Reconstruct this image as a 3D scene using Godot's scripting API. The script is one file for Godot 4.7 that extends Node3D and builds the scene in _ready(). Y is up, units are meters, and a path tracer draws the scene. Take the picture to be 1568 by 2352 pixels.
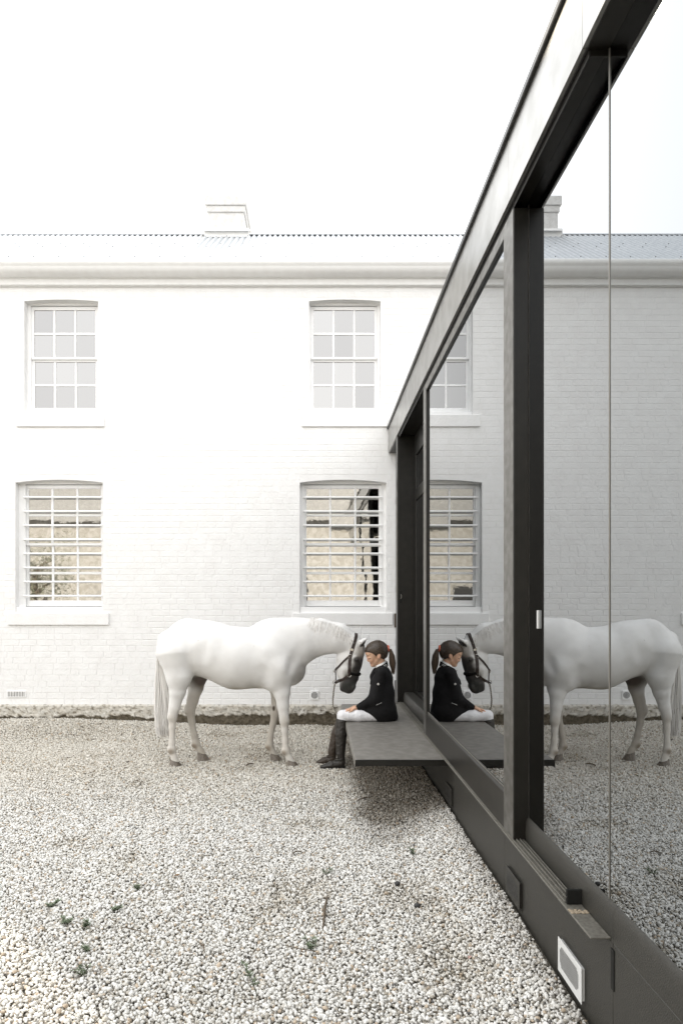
extends Node3D
# Courtyard with a white painted brick house, a black glazed pavilion, a grey horse and a seated girl.
# Lengths in metres; the camera stands at x = 0, z = 0 and looks along -z. "Depth" below is the distance -z.

const FOCAL := 1600.0            # all picture measures below are for a picture 1568 wide and 2352 high
const PX := 726.0
const PY := 1386.0
const EYE := 1.5
const WALL := 8.43               # depth of the brick face
const GLASS := 0.957             # x of the fixed glass
const SLAB := 0.422              # height of the bench top

var rng := RandomNumberGenerator.new()
var taken := {}
var M := {}

# ------------------------------------------------------------------ helpers
func at(u: float, v: float, depth: float) -> Vector3:
	return Vector3((u - PX) * depth / FOCAL, EYE - (v - PY) * depth / FOCAL, -depth)

func numbered(called: String) -> String:
	if not taken.has(called):
		taken[called] = 0
		return called
	taken[called] += 1
	return "%s_%03d" % [called, taken[called]]

func tag(o: Node, label: String, category: String, group := "") -> void:
	o.set_meta("label", label)
	o.set_meta("category", category)
	if group != "":
		o.set_meta("group", group)

func thing(called: String, label: String, category: String, where := Vector3.ZERO, group := "") -> Node3D:
	var o := Node3D.new()
	o.name = numbered(called)
	add_child(o)
	o.position = where
	tag(o, label, category, group)
	return o

func part(called: String, mesh: Mesh, material: Material, parent: Node, where := Vector3.ZERO) -> MeshInstance3D:
	var o := MeshInstance3D.new()
	if parent == self:
		o.name = numbered(called)
	else:
		var n := called
		var k := 0
		while parent.has_node(NodePath(n)):
			k += 1
			n = "%s_%03d" % [called, k]
		o.name = n
	o.mesh = mesh
	o.material_override = material
	parent.add_child(o, true)
	o.position = where
	return o

func part_fast(called: String, k: int, mesh: Mesh, material: Material, parent: Node, where: Vector3) -> MeshInstance3D:
	var o := MeshInstance3D.new()
	o.name = called if k == 0 else "%s_%03d" % [called, k]
	o.mesh = mesh
	o.material_override = material
	parent.add_child(o)
	o.position = where
	return o

func lin(r: float, g: float, b: float) -> Color:
	return Color(r, g, b).linear_to_srgb()

class MB:
	var v := PackedVector3Array()
	var n := PackedVector3Array()
	var c := PackedColorArray()
	var uv := PackedVector2Array()
	var col := Color.WHITE

	func tri(a: Vector3, b: Vector3, d: Vector3, na: Vector3, nb: Vector3, nd: Vector3) -> void:
		var f := (b - a).cross(d - a)
		if f.dot(na + nb + nd) > 0.0:          # front faces run clockwise
			var t := b
			b = d
			d = t
			var tn := nb
			nb = nd
			nd = tn
		v.push_back(a); v.push_back(b); v.push_back(d)
		n.push_back(na); n.push_back(nb); n.push_back(nd)
		c.push_back(col); c.push_back(col); c.push_back(col)

	func flat3(a: Vector3, b: Vector3, d: Vector3, out: Vector3) -> void:
		var f := (b - a).cross(d - a).normalized()
		if f.dot(out) < 0.0:
			f = -f
		tri(a, b, d, f, f, f)

	func quad(a: Vector3, b: Vector3, d: Vector3, e: Vector3, out: Vector3) -> void:
		flat3(a, b, d, out)
		flat3(a, d, e, out)

	func box(lo: Vector3, hi: Vector3, bev := 0.0) -> void:
		var m := (lo + hi) * 0.5
		var h := (hi - lo).abs() * 0.5
		bev = minf(bev, minf(h.x, minf(h.y, h.z)) * 0.9)
		var P := {}
		for sx in [-1, 1]:
			for sy in [-1, 1]:
				for sz in [-1, 1]:
					var s := Vector3(sx, sy, sz)
					var i := h - Vector3(bev, bev, bev)
					P[[sx, sy, sz, 0]] = m + Vector3(sx * h.x, sy * i.y, sz * i.z)
					P[[sx, sy, sz, 1]] = m + Vector3(sx * i.x, sy * h.y, sz * i.z)
					P[[sx, sy, sz, 2]] = m + Vector3(sx * i.x, sy * i.y, sz * h.z)
					if bev > 0.0:
						flat3(P[[sx, sy, sz, 0]], P[[sx, sy, sz, 1]], P[[sx, sy, sz, 2]], s)
		for s in [-1, 1]:
			quad(P[[s, -1, -1, 0]], P[[s, 1, -1, 0]], P[[s, 1, 1, 0]], P[[s, -1, 1, 0]], Vector3(s, 0, 0))
			quad(P[[-1, s, -1, 1]], P[[1, s, -1, 1]], P[[1, s, 1, 1]], P[[-1, s, 1, 1]], Vector3(0, s, 0))
			quad(P[[-1, -1, s, 2]], P[[1, -1, s, 2]], P[[1, 1, s, 2]], P[[-1, 1, s, 2]], Vector3(0, 0, s))
		if bev <= 0.0:
			return
		for a in [-1, 1]:
			for b in [-1, 1]:
				quad(P[[a, b, -1, 0]], P[[a, b, -1, 1]], P[[a, b, 1, 1]], P[[a, b, 1, 0]], Vector3(a, b, 0))
				quad(P[[a, -1, b, 0]], P[[a, -1, b, 2]], P[[a, 1, b, 2]], P[[a, 1, b, 0]], Vector3(a, 0, b))
				quad(P[[-1, a, b, 1]], P[[-1, a, b, 2]], P[[1, a, b, 2]], P[[1, a, b, 1]], Vector3(0, a, b))

	# an open profile of (x, y) points swept along z from depth d0 to depth d1, smooth over its bends
	func sweep_z(profile: Array, d0: float, d1: float, smooth := true, caps := false) -> void:
		var k := profile.size()
		var seg := []
		for i in k - 1:
			var t: Vector2 = (profile[i + 1] - profile[i]).normalized()
			seg.append(Vector2(-t.y, t.x))
		for i in k - 1:
			var n0: Vector2 = seg[i]
			var n1: Vector2 = seg[i]
			if smooth:
				if i > 0: n0 = (seg[i] + seg[i - 1]).normalized()
				if i < k - 2: n1 = (seg[i] + seg[i + 1]).normalized()
			var a: Vector2 = profile[i]
			var b: Vector2 = profile[i + 1]
			var A := Vector3(a.x, a.y, -d0)
			var B := Vector3(b.x, b.y, -d0)
			var C := Vector3(b.x, b.y, -d1)
			var D := Vector3(a.x, a.y, -d1)
			var na := Vector3(n0.x, n0.y, 0)
			var nb := Vector3(n1.x, n1.y, 0)
			tri(A, B, C, na, nb, nb)
			tri(A, C, D, na, nb, na)

	func tube(points: Array, radii: Array, sides := 8, squash := 1.0) -> void:
		var k := points.size()
		var rings := []
		var norms := []
		var up := Vector3.UP
		var last := Vector3.ZERO
		for i in k:
			var t: Vector3 = (points[mini(i + 1, k - 1)] - points[maxi(i - 1, 0)]).normalized()
			var s: Vector3
			if i == 0:
				s = t.cross(up)
				if s.length() < 0.1: s = t.cross(Vector3.RIGHT)
			else:
				s = last - t * last.dot(t)
			s = s.normalized()
			last = s
			var w := t.cross(s).normalized()
			var ring := []
			var nn := []
			for j in sides:
				var a := TAU * j / sides
				var d := s * cos(a) + w * sin(a) * squash
				ring.append(points[i] + d * radii[i])
				nn.append((s * cos(a) * squash + w * sin(a)).normalized())
			rings.append(ring)
			norms.append(nn)
		for i in k - 1:
			for j in sides:
				var q := (j + 1) % sides
				tri(rings[i][j], rings[i + 1][j], rings[i + 1][q], norms[i][j], norms[i + 1][j], norms[i + 1][q])
				tri(rings[i][j], rings[i + 1][q], rings[i][q], norms[i][j], norms[i + 1][q], norms[i][q])
		for e in [0, k - 1]:
			var o: Vector3 = (points[0] - points[1]).normalized() if e == 0 else (points[k - 1] - points[k - 2]).normalized()
			for j in sides:
				flat3(points[e], rings[e][j], rings[e][(j + 1) % sides], o)

	func ribbon(points: Array, outs: Array, width: float, thick: float) -> void:
		# a strap: flat band along the points, lying against a surface whose outward direction is given
		var k := points.size()
		var R := []
		for i in k:
			var t: Vector3 = (points[mini(i + 1, k - 1)] - points[maxi(i - 1, 0)]).normalized()
			var o: Vector3 = (outs[i] - t * outs[i].dot(t)).normalized()
			var s := t.cross(o) * width * 0.5
			R.append([points[i] - s, points[i] + s, points[i] + s * 0.92 + o * thick, points[i] - s * 0.92 + o * thick, o, t.cross(o)])
		for i in k - 1:
			var a: Array = R[i]
			var b: Array = R[i + 1]
			quad(a[3], b[3], b[2], a[2], a[4])
			quad(a[0], b[0], b[3], a[3], -a[5])
			quad(a[1], b[1], b[2], a[2], a[5])
			quad(a[0], b[0], b[1], a[1], -a[4])
		for e in [0, k - 1]:
			var a: Array = R[e]
			quad(a[0], a[1], a[2], a[3], (points[0] - points[1]) if e == 0 else (points[k - 1] - points[k - 2]))

	func ball(m: Vector3, r: Vector3, nu := 12, nv := 8) -> void:
		for i in nv:
			for j in nu:
				var q := []
				for c2 in [[i, j], [i + 1, j], [i + 1, j + 1], [i, j + 1]]:
					var a: float = PI * c2[0] / nv
					var b: float = TAU * c2[1] / nu
					q.append(Vector3(sin(a) * cos(b), cos(a), sin(a) * sin(b)))
				var ir := Vector3(1.0 / r.x, 1.0 / r.y, 1.0 / r.z)
				tri(m + q[0] * r, m + q[1] * r, m + q[2] * r, (q[0] * ir).normalized(), (q[1] * ir).normalized(), (q[2] * ir).normalized())
				tri(m + q[0] * r, m + q[2] * r, m + q[3] * r, (q[0] * ir).normalized(), (q[2] * ir).normalized(), (q[3] * ir).normalized())

	func done(colored := false) -> ArrayMesh:
		var a := []
		a.resize(Mesh.ARRAY_MAX)
		a[Mesh.ARRAY_VERTEX] = v
		a[Mesh.ARRAY_NORMAL] = n
		if colored:
			a[Mesh.ARRAY_COLOR] = c
		var m := ArrayMesh.new()
		m.add_surface_from_arrays(Mesh.PRIMITIVE_TRIANGLES, a)
		return m

# a distance field on a grid, joined with a smooth minimum and meshed as surface nets
class Field:
	var o: Vector3
	var h: float
	var nx: int
	var ny: int
	var nz: int
	var f: PackedFloat32Array

	func _init(lo: Vector3, hi: Vector3, cell: float) -> void:
		o = lo
		h = cell
		nx = int((hi.x - lo.x) / cell) + 2
		ny = int((hi.y - lo.y) / cell) + 2
		nz = int((hi.z - lo.z) / cell) + 2
		f.resize(nx * ny * nz)
		f.fill(9.0)

	func span(lo: Vector3, hi: Vector3) -> Array:
		return [clampi(int((lo.x - o.x) / h), 0, nx - 1), clampi(int((hi.x - o.x) / h) + 1, 0, nx - 1),
			clampi(int((lo.y - o.y) / h), 0, ny - 1), clampi(int((hi.y - o.y) / h) + 1, 0, ny - 1),
			clampi(int((lo.z - o.z) / h), 0, nz - 1), clampi(int((hi.z - o.z) / h) + 1, 0, nz - 1)]

	# a tapered capsule; zs > 1 makes it narrower along z
	func bone(a: Vector3, ra: float, b: Vector3, rb: float, k := 0.03, zs := 1.0) -> void:
		var m := maxf(ra, rb) + k + 2.0 * h
		var e := Vector3(m, m, m / minf(zs, 1.0))
		var s := span(a.min(b) - e, a.max(b) + e)
		var ab := b - a
		ab.z *= zs
		var ll := maxf(ab.length_squared(), 1e-9)
		var dr := rb - ra
		for z in range(s[4], s[5] + 1):
			var pz := (o.z + z * h - a.z) * zs
			for y in range(s[2], s[3] + 1):
				var py := o.y + y * h - a.y
				var at0 := (z * ny + y) * nx
				var base := py * ab.y + pz * ab.z
				for x in range(s[0], s[1] + 1):
					var px := o.x + x * h - a.x
					var t := clampf((px * ab.x + base) / ll, 0.0, 1.0)
					var qx := px - ab.x * t
					var qy := py - ab.y * t
					var qz := pz - ab.z * t
					var d := sqrt(qx * qx + qy * qy + qz * qz) - ra - dr * t
					var i := at0 + x
					var g := f[i]
					var w := k - absf(g - d)
					if w > 0.0:
						f[i] = minf(g, d) - w * w / (4.0 * k)
					elif d < g:
						f[i] = d

	# an ellipsoid turned about z by an angle
	func egg(m: Vector3, r: Vector3, turn := 0.0, k := 0.02, cut := false) -> void:
		var big := maxf(r.x, maxf(r.y, r.z)) + k + 2.0 * h
		var s := span(m - Vector3.ONE * big, m + Vector3.ONE * big)
		var ct := cos(turn)
		var sn := sin(turn)
		for z in range(s[4], s[5] + 1):
			var pz := o.z + z * h - m.z
			for y in range(s[2], s[3] + 1):
				var py := o.y + y * h - m.y
				for x in range(s[0], s[1] + 1):
					var px := o.x + x * h - m.x
					var q := Vector3((px * ct + py * sn) / r.x, (-px * sn + py * ct) / r.y, pz / r.z)
					var k0 := q.length()
					var k1 := Vector3(q.x / r.x, q.y / r.y, q.z / r.z).length()
					var d := k0 * (k0 - 1.0) / maxf(k1, 1e-6)
					var i := (z * ny + y) * nx + x
					var g := f[i]
					if cut:
						d = -d
						var w := k - absf(g - d)
						f[i] = maxf(g, d) + (w * w / (4.0 * k) if w > 0.0 else 0.0)
					else:
						var w := k - absf(g - d)
						f[i] = minf(g, d) - (w * w / (4.0 * k) if w > 0.0 else 0.0)

	# keep only what lies on the side of a plane that its normal points away from
	func clip(point: Vector3, normal: Vector3) -> void:
		normal = normal.normalized()
		for z in nz:
			for y in ny:
				for x in nx:
					var i := (z * ny + y) * nx + x
					if f[i] < 1.0:
						f[i] = maxf(f[i], normal.dot(o + Vector3(x, y, z) * h - point))

	func value(p: Vector3) -> float:
		var q := (p - o) / h
		var x := clampi(int(q.x), 0, nx - 2)
		var y := clampi(int(q.y), 0, ny - 2)
		var z := clampi(int(q.z), 0, nz - 2)
		var t := q - Vector3(x, y, z)
		var i := (z * ny + y) * nx + x
		var s := nx * ny
		return lerpf(lerpf(lerpf(f[i], f[i + 1], t.x), lerpf(f[i + nx], f[i + nx + 1], t.x), t.y),
			lerpf(lerpf(f[i + s], f[i + s + 1], t.x), lerpf(f[i + s + nx], f[i + s + nx + 1], t.x), t.y), t.z)

	func mesh_into(st: MB, paint: Callable) -> void:
		var ids := PackedInt32Array()
		ids.resize(nx * ny * nz)
		ids.fill(-1)
		var s := nx * ny
		var off := [0, 1, nx, nx + 1, s, s + 1, s + nx, s + nx + 1]
		var V := PackedVector3Array()
		var N := PackedVector3Array()
		var C := PackedColorArray()
		var edges := [[0, 1], [2, 3], [4, 5], [6, 7], [0, 2], [1, 3], [4, 6], [5, 7], [0, 4], [1, 5], [2, 6], [3, 7]]
		var cells := PackedInt32Array()
		for z in nz - 1:
			for y in ny - 1:
				for x in nx - 1:
					var i := z * s + y * nx + x
					var c0 := f[i]
					if c0 > 4.0 * h or c0 < -4.0 * h:
						continue
					var inside := 0
					for k in 8:
						if f[i + off[k]] < 0.0:
							inside += 1
					if inside == 0 or inside == 8:
						continue
					var p := Vector3.ZERO
					var m := 0
					for e in edges:
						var a := f[i + off[e[0]]]
						var b := f[i + off[e[1]]]
						if (a < 0.0) != (b < 0.0):
							var t := a / (a - b)
							var pa := Vector3(e[0] & 1, (e[0] >> 1) & 1, e[0] >> 2)
							var pb := Vector3(e[1] & 1, (e[1] >> 1) & 1, e[1] >> 2)
							p += pa.lerp(pb, t)
							m += 1
					p /= m
					var w := o + (Vector3(x, y, z) + p) * h
					ids[i] = V.size()
					cells.push_back(i)
					V.push_back(w)
					var g := Vector3(value(w + Vector3(h, 0, 0)) - value(w - Vector3(h, 0, 0)), value(w + Vector3(0, h, 0)) - value(w - Vector3(0, h, 0)), value(w + Vector3(0, 0, h)) - value(w - Vector3(0, 0, h)))
					N.push_back(g.normalized())
					C.push_back(paint.call(w, g.normalized()))
		for i in cells:
			var x := i % nx
			var y := (i / nx) % ny
			var z := i / s
			for ax in 3:
				var step: int = [1, nx, s][ax]
				var u: int = [nx, s, 1][ax]
				var w: int = [s, 1, nx][ax]
				if (f[i] < 0.0) == (f[i + step] < 0.0):
					continue
				if (ax != 0 and x == 0) or (ax != 1 and y == 0) or (ax != 2 and z == 0):
					continue
				var q := [ids[i], ids[i - u], ids[i - u - w], ids[i - w]]
				if q[0] < 0 or q[1] < 0 or q[2] < 0 or q[3] < 0:
					continue
				for t in [[0, 1, 2], [0, 2, 3]]:
					var a: int = q[t[0]]
					var b: int = q[t[1]]
					var c: int = q[t[2]]
					if (V[b] - V[a]).cross(V[c] - V[a]).dot(N[a] + N[b] + N[c]) > 0.0:
						var sw := b
						b = c
						c = sw
					for k in [a, b, c]:
						st.v.push_back(V[k])
						st.n.push_back(N[k])
						st.c.push_back(C[k])

func noise_tex(size: int, freq: float, octaves: int, lo: Color, hi: Color, seed_: int, kind := FastNoiseLite.TYPE_SIMPLEX_SMOOTH, mid := 0.5, stretch := Vector2.ONE) -> ImageTexture:
	# a tileable picture of noise between two colours
	var n := FastNoiseLite.new()
	n.seed = seed_
	n.noise_type = kind
	n.frequency = freq
	n.fractal_octaves = octaves
	var im: Image = n.get_seamless_image(size, size)
	im.convert(Image.FORMAT_RGB8)
	var data := im.get_data()
	for i in range(0, data.size(), 3):
		var t := clampf((data[i] / 255.0 - mid) * 1.6 + 0.5, 0.0, 1.0)
		var c := lo.lerp(hi, t)
		data[i] = int(c.r * 255.0)
		data[i + 1] = int(c.g * 255.0)
		data[i + 2] = int(c.b * 255.0)
	var out := Image.create_from_data(size, size, false, Image.FORMAT_RGB8, data)
	return ImageTexture.create_from_image(out)

func mat(called: String, c: Color, rough := 0.8, spec := 0.5) -> StandardMaterial3D:
	var m := StandardMaterial3D.new()
	m.resource_name = called
	m.albedo_color = c
	m.roughness = rough
	m.metallic_specular = spec
	return m

func textured(m: StandardMaterial3D, tex: Texture2D, scale: float, bump: Texture2D = null, height_cm := 0.0, world := true, stretch := Vector3.ONE) -> StandardMaterial3D:
	m.uv1_triplanar = true
	m.uv1_world_triplanar = world
	m.uv1_scale = stretch * scale
	if tex:
		m.albedo_texture = tex
	if bump:
		m.heightmap_enabled = true
		m.heightmap_texture = bump
		m.heightmap_scale = height_cm
	return m

func ground_height(x: float, depth: float) -> float:
	var g := 0.062 * smoothstep(0.5, 0.95, x) * (1.0 - 0.5 * smoothstep(6.5, 7.4, depth))
	g += smoothstep(7.5, 8.35, depth) * (0.026 + 0.085 * smoothstep(-0.4, -3.4, x))
	g += 0.008 * sin(x * 3.1 + depth * 1.7) * sin(depth * 2.3 - x * 1.1)
	return g

# ------------------------------------------------------------------ build
func _ready() -> void:
	rng.seed = 20240

	var cam := Camera3D.new()
	cam.name = "camera"
	add_child(cam)
	cam.position = Vector3(0, EYE, 0)
	cam.projection = Camera3D.PROJECTION_FRUSTUM
	cam.near = 0.05
	cam.far = 400.0
	cam.size = 0.05 * 2352.0 / FOCAL
	cam.frustum_offset = Vector2((784.0 - PX) / FOCAL, (PY - 1176.0) / FOCAL) * 0.05
	cam.current = true

	var env := Environment.new()
	var sky := Sky.new()
	var sm := ProceduralSkyMaterial.new()
	sm.sky_top_color = Color(0.968, 0.973, 0.98)
	sm.sky_horizon_color = Color(1.0, 0.994, 0.985)
	sm.sky_curve = 0.35
	sm.ground_horizon_color = Color(0.75, 0.73, 0.7)
	sm.ground_bottom_color = Color(0.5, 0.49, 0.47)
	sm.sun_angle_max = 1.0
	sm.energy_multiplier = SKY_ENERGY
	sky.sky_material = sm
	env.background_mode = Environment.BG_SKY
	env.sky = sky
	env.tonemap_mode = Environment.TONE_MAPPER_LINEAR
	env.tonemap_exposure = EXPOSURE
	env.sdfgi_enabled = true
	env.ssao_enabled = true
	env.ssil_enabled = true
	var we := WorldEnvironment.new()
	we.name = "world_environment"
	we.environment = env
	add_child(we)

	var sun := DirectionalLight3D.new()
	sun.name = "sun"
	sun.light_color = Color(1.0, 0.95, 0.87)
	sun.light_energy = 1.6
	sun.light_angular_distance = 0.5
	sun.shadow_enabled = true
	add_child(sun)
	var el := deg_to_rad(SUN_EL)
	var ray := Vector3(0.68 * cos(el), -sin(el), 0.733 * cos(el))
	sun.look_at_from_position(Vector3.ZERO, ray, Vector3.UP)

	make_materials()
	ground()
	white_house()
	pavilion()
	opposite_house()
	tree()
	bench()
	horse()
	person()
	litter()

const SKY_ENERGY := 1.45
const EXPOSURE := 1.80
const SUN_EL := 17.8

func make_materials() -> void:
	var g := func(a: float, b: float): return [Color(a, a, a), Color(b, b, b)]
	var grain := noise_tex(512, 0.06, 4, Color(0.3, 0.3, 0.3), Color(0.75, 0.75, 0.75), 3)
	var fine := noise_tex(512, 0.2, 3, Color(0.2, 0.2, 0.2), Color(0.8, 0.8, 0.8), 5)
	var soft := noise_tex(512, 0.012, 4, Color(0.982, 0.98, 0.978), Color(1.0, 1.0, 1.0), 8)
	M.grain = grain
	M.fine = fine
	M.wall = textured(mat("white_paint", lin(0.84, 0.838, 0.83), 0.75, 0.3), soft, 0.7, grain, 0.25)
	M.mortar = textured(mat("painted_joint", lin(0.83, 0.828, 0.82), 0.8, 0.3), soft, 0.7, grain, 0.2)
	M.trim = mat("gloss_white", lin(0.87, 0.87, 0.865), 0.4, 0.5)
	M.trim_old = textured(mat("old_white", lin(0.86, 0.86, 0.85), 0.5, 0.4), soft, 1.5)
	var roof := mat("galvanised", lin(0.66, 0.675, 0.69), 0.4, 0.5)
	roof.metallic = 0.35
	M.roof = textured(roof, noise_tex(512, 0.02, 4, Color(0.88, 0.89, 0.9), Color(1, 1, 1), 12), 1.1)
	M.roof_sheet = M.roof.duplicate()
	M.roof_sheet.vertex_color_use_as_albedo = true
	var pane := mat("window_glass", lin(0.55, 0.55, 0.54), 0.02)
	pane.metallic = 1.0
	M.pane = pane
	var dim := mat("upper_window_glass", lin(0.31, 0.305, 0.30), 0.02)
	dim.metallic = 1.0
	M.pane_dim = dim
	var big := mat("coated_glass", lin(0.332, 0.346, 0.358), 0.0)
	big.metallic = 1.0
	var tinted := mat("tinted_glass", lin(0.335, 0.350, 0.361), 0.0)
	tinted.metallic = 1.0
	M.glass_tinted = tinted
	M.glass = big
	var scuff := noise_tex(512, 0.03, 5, Color(0.80, 0.795, 0.785), Color(1, 1, 1), 21)
	var black := mat("dark_bronze_paint", lin(0.013, 0.012, 0.0095), 0.38, 0.4)
	black.clearcoat_enabled = true
	black.clearcoat = 0.15
	black.clearcoat_roughness = 0.25
	M.black = textured(black, scuff, 0.6)
	var fascia := mat("fascia_sheet", lin(0.37, 0.366, 0.352), 0.36, 0.5)
	fascia.metallic = 0.9
	fascia.clearcoat_enabled = true
	fascia.clearcoat = 0.3
	fascia.clearcoat_roughness = 0.22
	M.fascia = textured(fascia, noise_tex(512, 0.02, 5, Color(0.88, 0.88, 0.87), Color(1, 1, 1), 23), 0.5)
	M.face = textured(mat("face_sheet", lin(0.24, 0.235, 0.222), 0.42, 0.5), scuff, 0.8)  # lighter sheet that imitates the sky reflection on the door faces
	M.face.metallic = 0.9
	var base := mat("base_coating", lin(0.030, 0.028, 0.0225), 0.5, 0.5)
	var specks := noise_tex(512, 0.35, 2, Color(0.7, 0.7, 0.7), Color(1.0, 1.0, 1.0), 44, FastNoiseLite.TYPE_VALUE, 0.35)
	M.base = textured(base, specks, 1.6, fine, 0.12)
	M.dusty = textured(mat("dusty_metal", lin(0.14, 0.132, 0.112), 0.5, 0.5), scuff, 3.0)
	M.alu = mat("aluminium", lin(0.22, 0.21, 0.19), 0.35, 0.5)
	M.alu.metallic = 0.6
	M.rubber = mat("rubber", lin(0.012, 0.012, 0.011), 0.6, 0.3)
	var zinc := mat("weathered_plate", lin(0.195, 0.184, 0.165), 0.5, 0.5)
	M.zinc = textured(zinc, noise_tex(512, 0.03, 6, Color(0.84, 0.835, 0.83), Color(1, 1, 1), 33), 0.7, fine, 0.02, true, Vector3(1.0, 1.0, 1.0))
	M.render = textured(mat("cream_render", lin(0.47, 0.46, 0.44), 0.85, 0.3), noise_tex(512, 0.02, 5, Color(0.85, 0.84, 0.82), Color(1, 1, 1), 17), 0.4)
	M.old_paint = textured(mat("weathered_white", lin(0.68, 0.675, 0.66), 0.85, 0.3), noise_tex(512, 0.02, 5, Color(0.94, 0.935, 0.93), Color(1, 1, 1), 27), 0.9, grain, 0.4)
	M.old_roof = textured(mat("old_roof", lin(0.40, 0.39, 0.37), 0.7, 0.3), scuff, 0.5)
	M.vent_white = mat("vent_white", lin(0.60, 0.60, 0.585), 0.5, 0.4)
	M.dim_panes = []
	for k in 4:
		var dp: StandardMaterial3D = dim.duplicate()
		dp.albedo_color = lin(0.285 + 0.020 * k, 0.282 + 0.020 * k, 0.280 + 0.019 * k)
		M.dim_panes.append(dp)
	M.folds = noise_tex(512, 0.008, 2, Color(0.1, 0.1, 0.1), Color(0.9, 0.9, 0.9), 55)
	textured(M.pane, null, 2.5, M.folds, 0.006)
	M.dark_opening = mat("dark_opening", lin(0.03, 0.03, 0.03), 0.4)

# ------------------------------------------------------------------ ground
func ground() -> void:
	var far := MB.new()
	var w := 150.0
	# the sheet to the horizon leaves room for the modelled courtyard
	far.quad(Vector3(-w, -0.06, -w), Vector3(w, -0.06, -w), Vector3(w, -0.06, w), Vector3(-w, -0.06, w), Vector3.UP)
	var earth := textured(mat("pale_gravel_ground", lin(0.49, 0.488, 0.475), 0.9, 0.3), noise_tex(1024, 0.09, 4, Color(0.55, 0.54, 0.52), Color(1, 1, 1), 61), 0.8, M.grain, 1.0)
	var o := part("ground", far.done(), earth, self)
	o.set_meta("kind", "structure")
	var bed := MB.new()
	var s := 0.12
	var x0 := -6.0
	var d0 := -4.0
	for i in int(7.3 / s):
		for j in int(12.6 / s):
			var q := []
			for k in [[0, 0], [1, 0], [1, 1], [0, 1]]:
				var x: float = x0 + (i + k[0]) * s
				var d: float = d0 + (j + k[1]) * s
				q.append(Vector3(x, ground_height(x, d) - 0.012, -d))
			bed.quad(q[0], q[1], q[2], q[3], Vector3.UP)
	var soil := textured(mat("gravel_bed", lin(0.22, 0.205, 0.175), 0.95, 0.2), noise_tex(1024, 0.08, 4, Color(0.45, 0.43, 0.4), Color(1, 1, 1), 71), 1.3, M.grain, 1.0)
	o = part("courtyard_ground", bed.done(), soil, self)
	o.set_meta("kind", "structure")

	# loose white stones: real pebbles, thick enough that the bed hardly shows
	var holder := Node3D.new()
	holder.name = "gravel"
	add_child(holder)
	holder.set_meta("kind", "stuff")
	holder.set_meta("label", "loose white and cream gravel covering the courtyard")
	var stones := []
	for k in 7:
		stones.append(pebble(500 + k))
	var stone_mat := mat("marble_chip", Color.WHITE, 0.75, 0.4)
	stone_mat.vertex_color_use_as_albedo = true
	var lists := []
	for k in 7:
		lists.append([])
	var patches := FastNoiseLite.new()
	patches.seed = 9
	patches.frequency = 0.9
	var r2 := RandomNumberGenerator.new()
	r2.seed = 77
	for layer in 2:
		var d := 1.55
		while d < 8.42:
			var left := maxf(-4.6, -0.4545 * d - 0.5 - (0.7 if d < 4.0 else 0.2))
			var pitch := 0.0133 if layer == 1 else 0.0138
			if d > 5.0: pitch *= 1.12
			var x := left
			while x < 0.945:
				var px := x + r2.randf_range(-0.6, 0.6) * pitch
				var pd := d + r2.randf_range(-0.6, 0.6) * pitch
				x += pitch
				var pn := patches.get_noise_2d(px, pd)
				if layer == 1 and pn < -0.42 and r2.randf() < 0.55:
					continue
				var big := 1.0 + maxf(0.0, r2.randfn(0.0, 0.36))
				var size := r2.randf_range(0.0042, 0.0078) * big
				if px > 0.935 - size: continue
				var y := ground_height(px, pd) + (-0.009 if layer == 0 else 0.0015) + r2.randf_range(-0.004, 0.005)
				var b := Basis(Vector3(r2.randf() - 0.5, r2.randf() - 0.5, r2.randf() - 0.5).normalized(), r2.randf() * TAU)
				b = b * Basis.from_scale(Vector3(1.15, r2.randf_range(0.66, 1.0), r2.randf_range(0.8, 1.1)) * size)
				var t := r2.randf()
				var c := Color(0.63, 0.617, 0.58).lerp(Color(0.76, 0.75, 0.72), r2.randf())
				if t < 0.10: c = Color(0.45, 0.42, 0.365)
				elif t < 0.15: c = Color(0.47, 0.39, 0.30)
				elif t < 0.175: c = Color(0.29, 0.27, 0.245)
				elif t < 0.181: c = Color(0.10, 0.095, 0.09)
				if layer == 0: c = c * Color(0.84, 0.81, 0.76)  # lower stones tinted darker to paint shade into the gaps
				# dirtier towards the house; bench shade painted into the colour, litter along the base
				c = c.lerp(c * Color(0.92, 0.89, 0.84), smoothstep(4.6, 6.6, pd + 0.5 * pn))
				var shade_or_damp := smoothstep(0.18, 0.42, px + 0.10 * pn) * smoothstep(4.25, 5.0, pd - 0.55 * (px - 0.6) + 0.4 * pn) * smoothstep(8.1, 7.4, pd)
				shade_or_damp = maxf(shade_or_damp, smoothstep(0.80, 0.93, px + 0.06 * pn) * 0.45)
				c = c.lerp(c * Color(0.30, 0.27, 0.23), shade_or_damp * (0.75 + 0.25 * r2.randf()))
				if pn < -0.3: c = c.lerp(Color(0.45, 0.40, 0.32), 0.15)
				c.a = 1.0
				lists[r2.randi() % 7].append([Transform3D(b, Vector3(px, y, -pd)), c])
			d += pitch
	for k in 7:
		var mm := MultiMesh.new()
		mm.transform_format = MultiMesh.TRANSFORM_3D
		mm.use_colors = true
		mm.mesh = stones[k]
		mm.instance_count = lists[k].size()
		for i in lists[k].size():
			mm.set_instance_transform(i, lists[k][i][0])
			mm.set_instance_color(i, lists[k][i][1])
		var mi := MultiMeshInstance3D.new()
		mi.name = "pebbles" if k == 0 else "pebbles_%03d" % k
		mi.multimesh = mm
		mi.material_override = stone_mat
		mi.set_meta("kind", "stuff")
		holder.add_child(mi)

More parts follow.
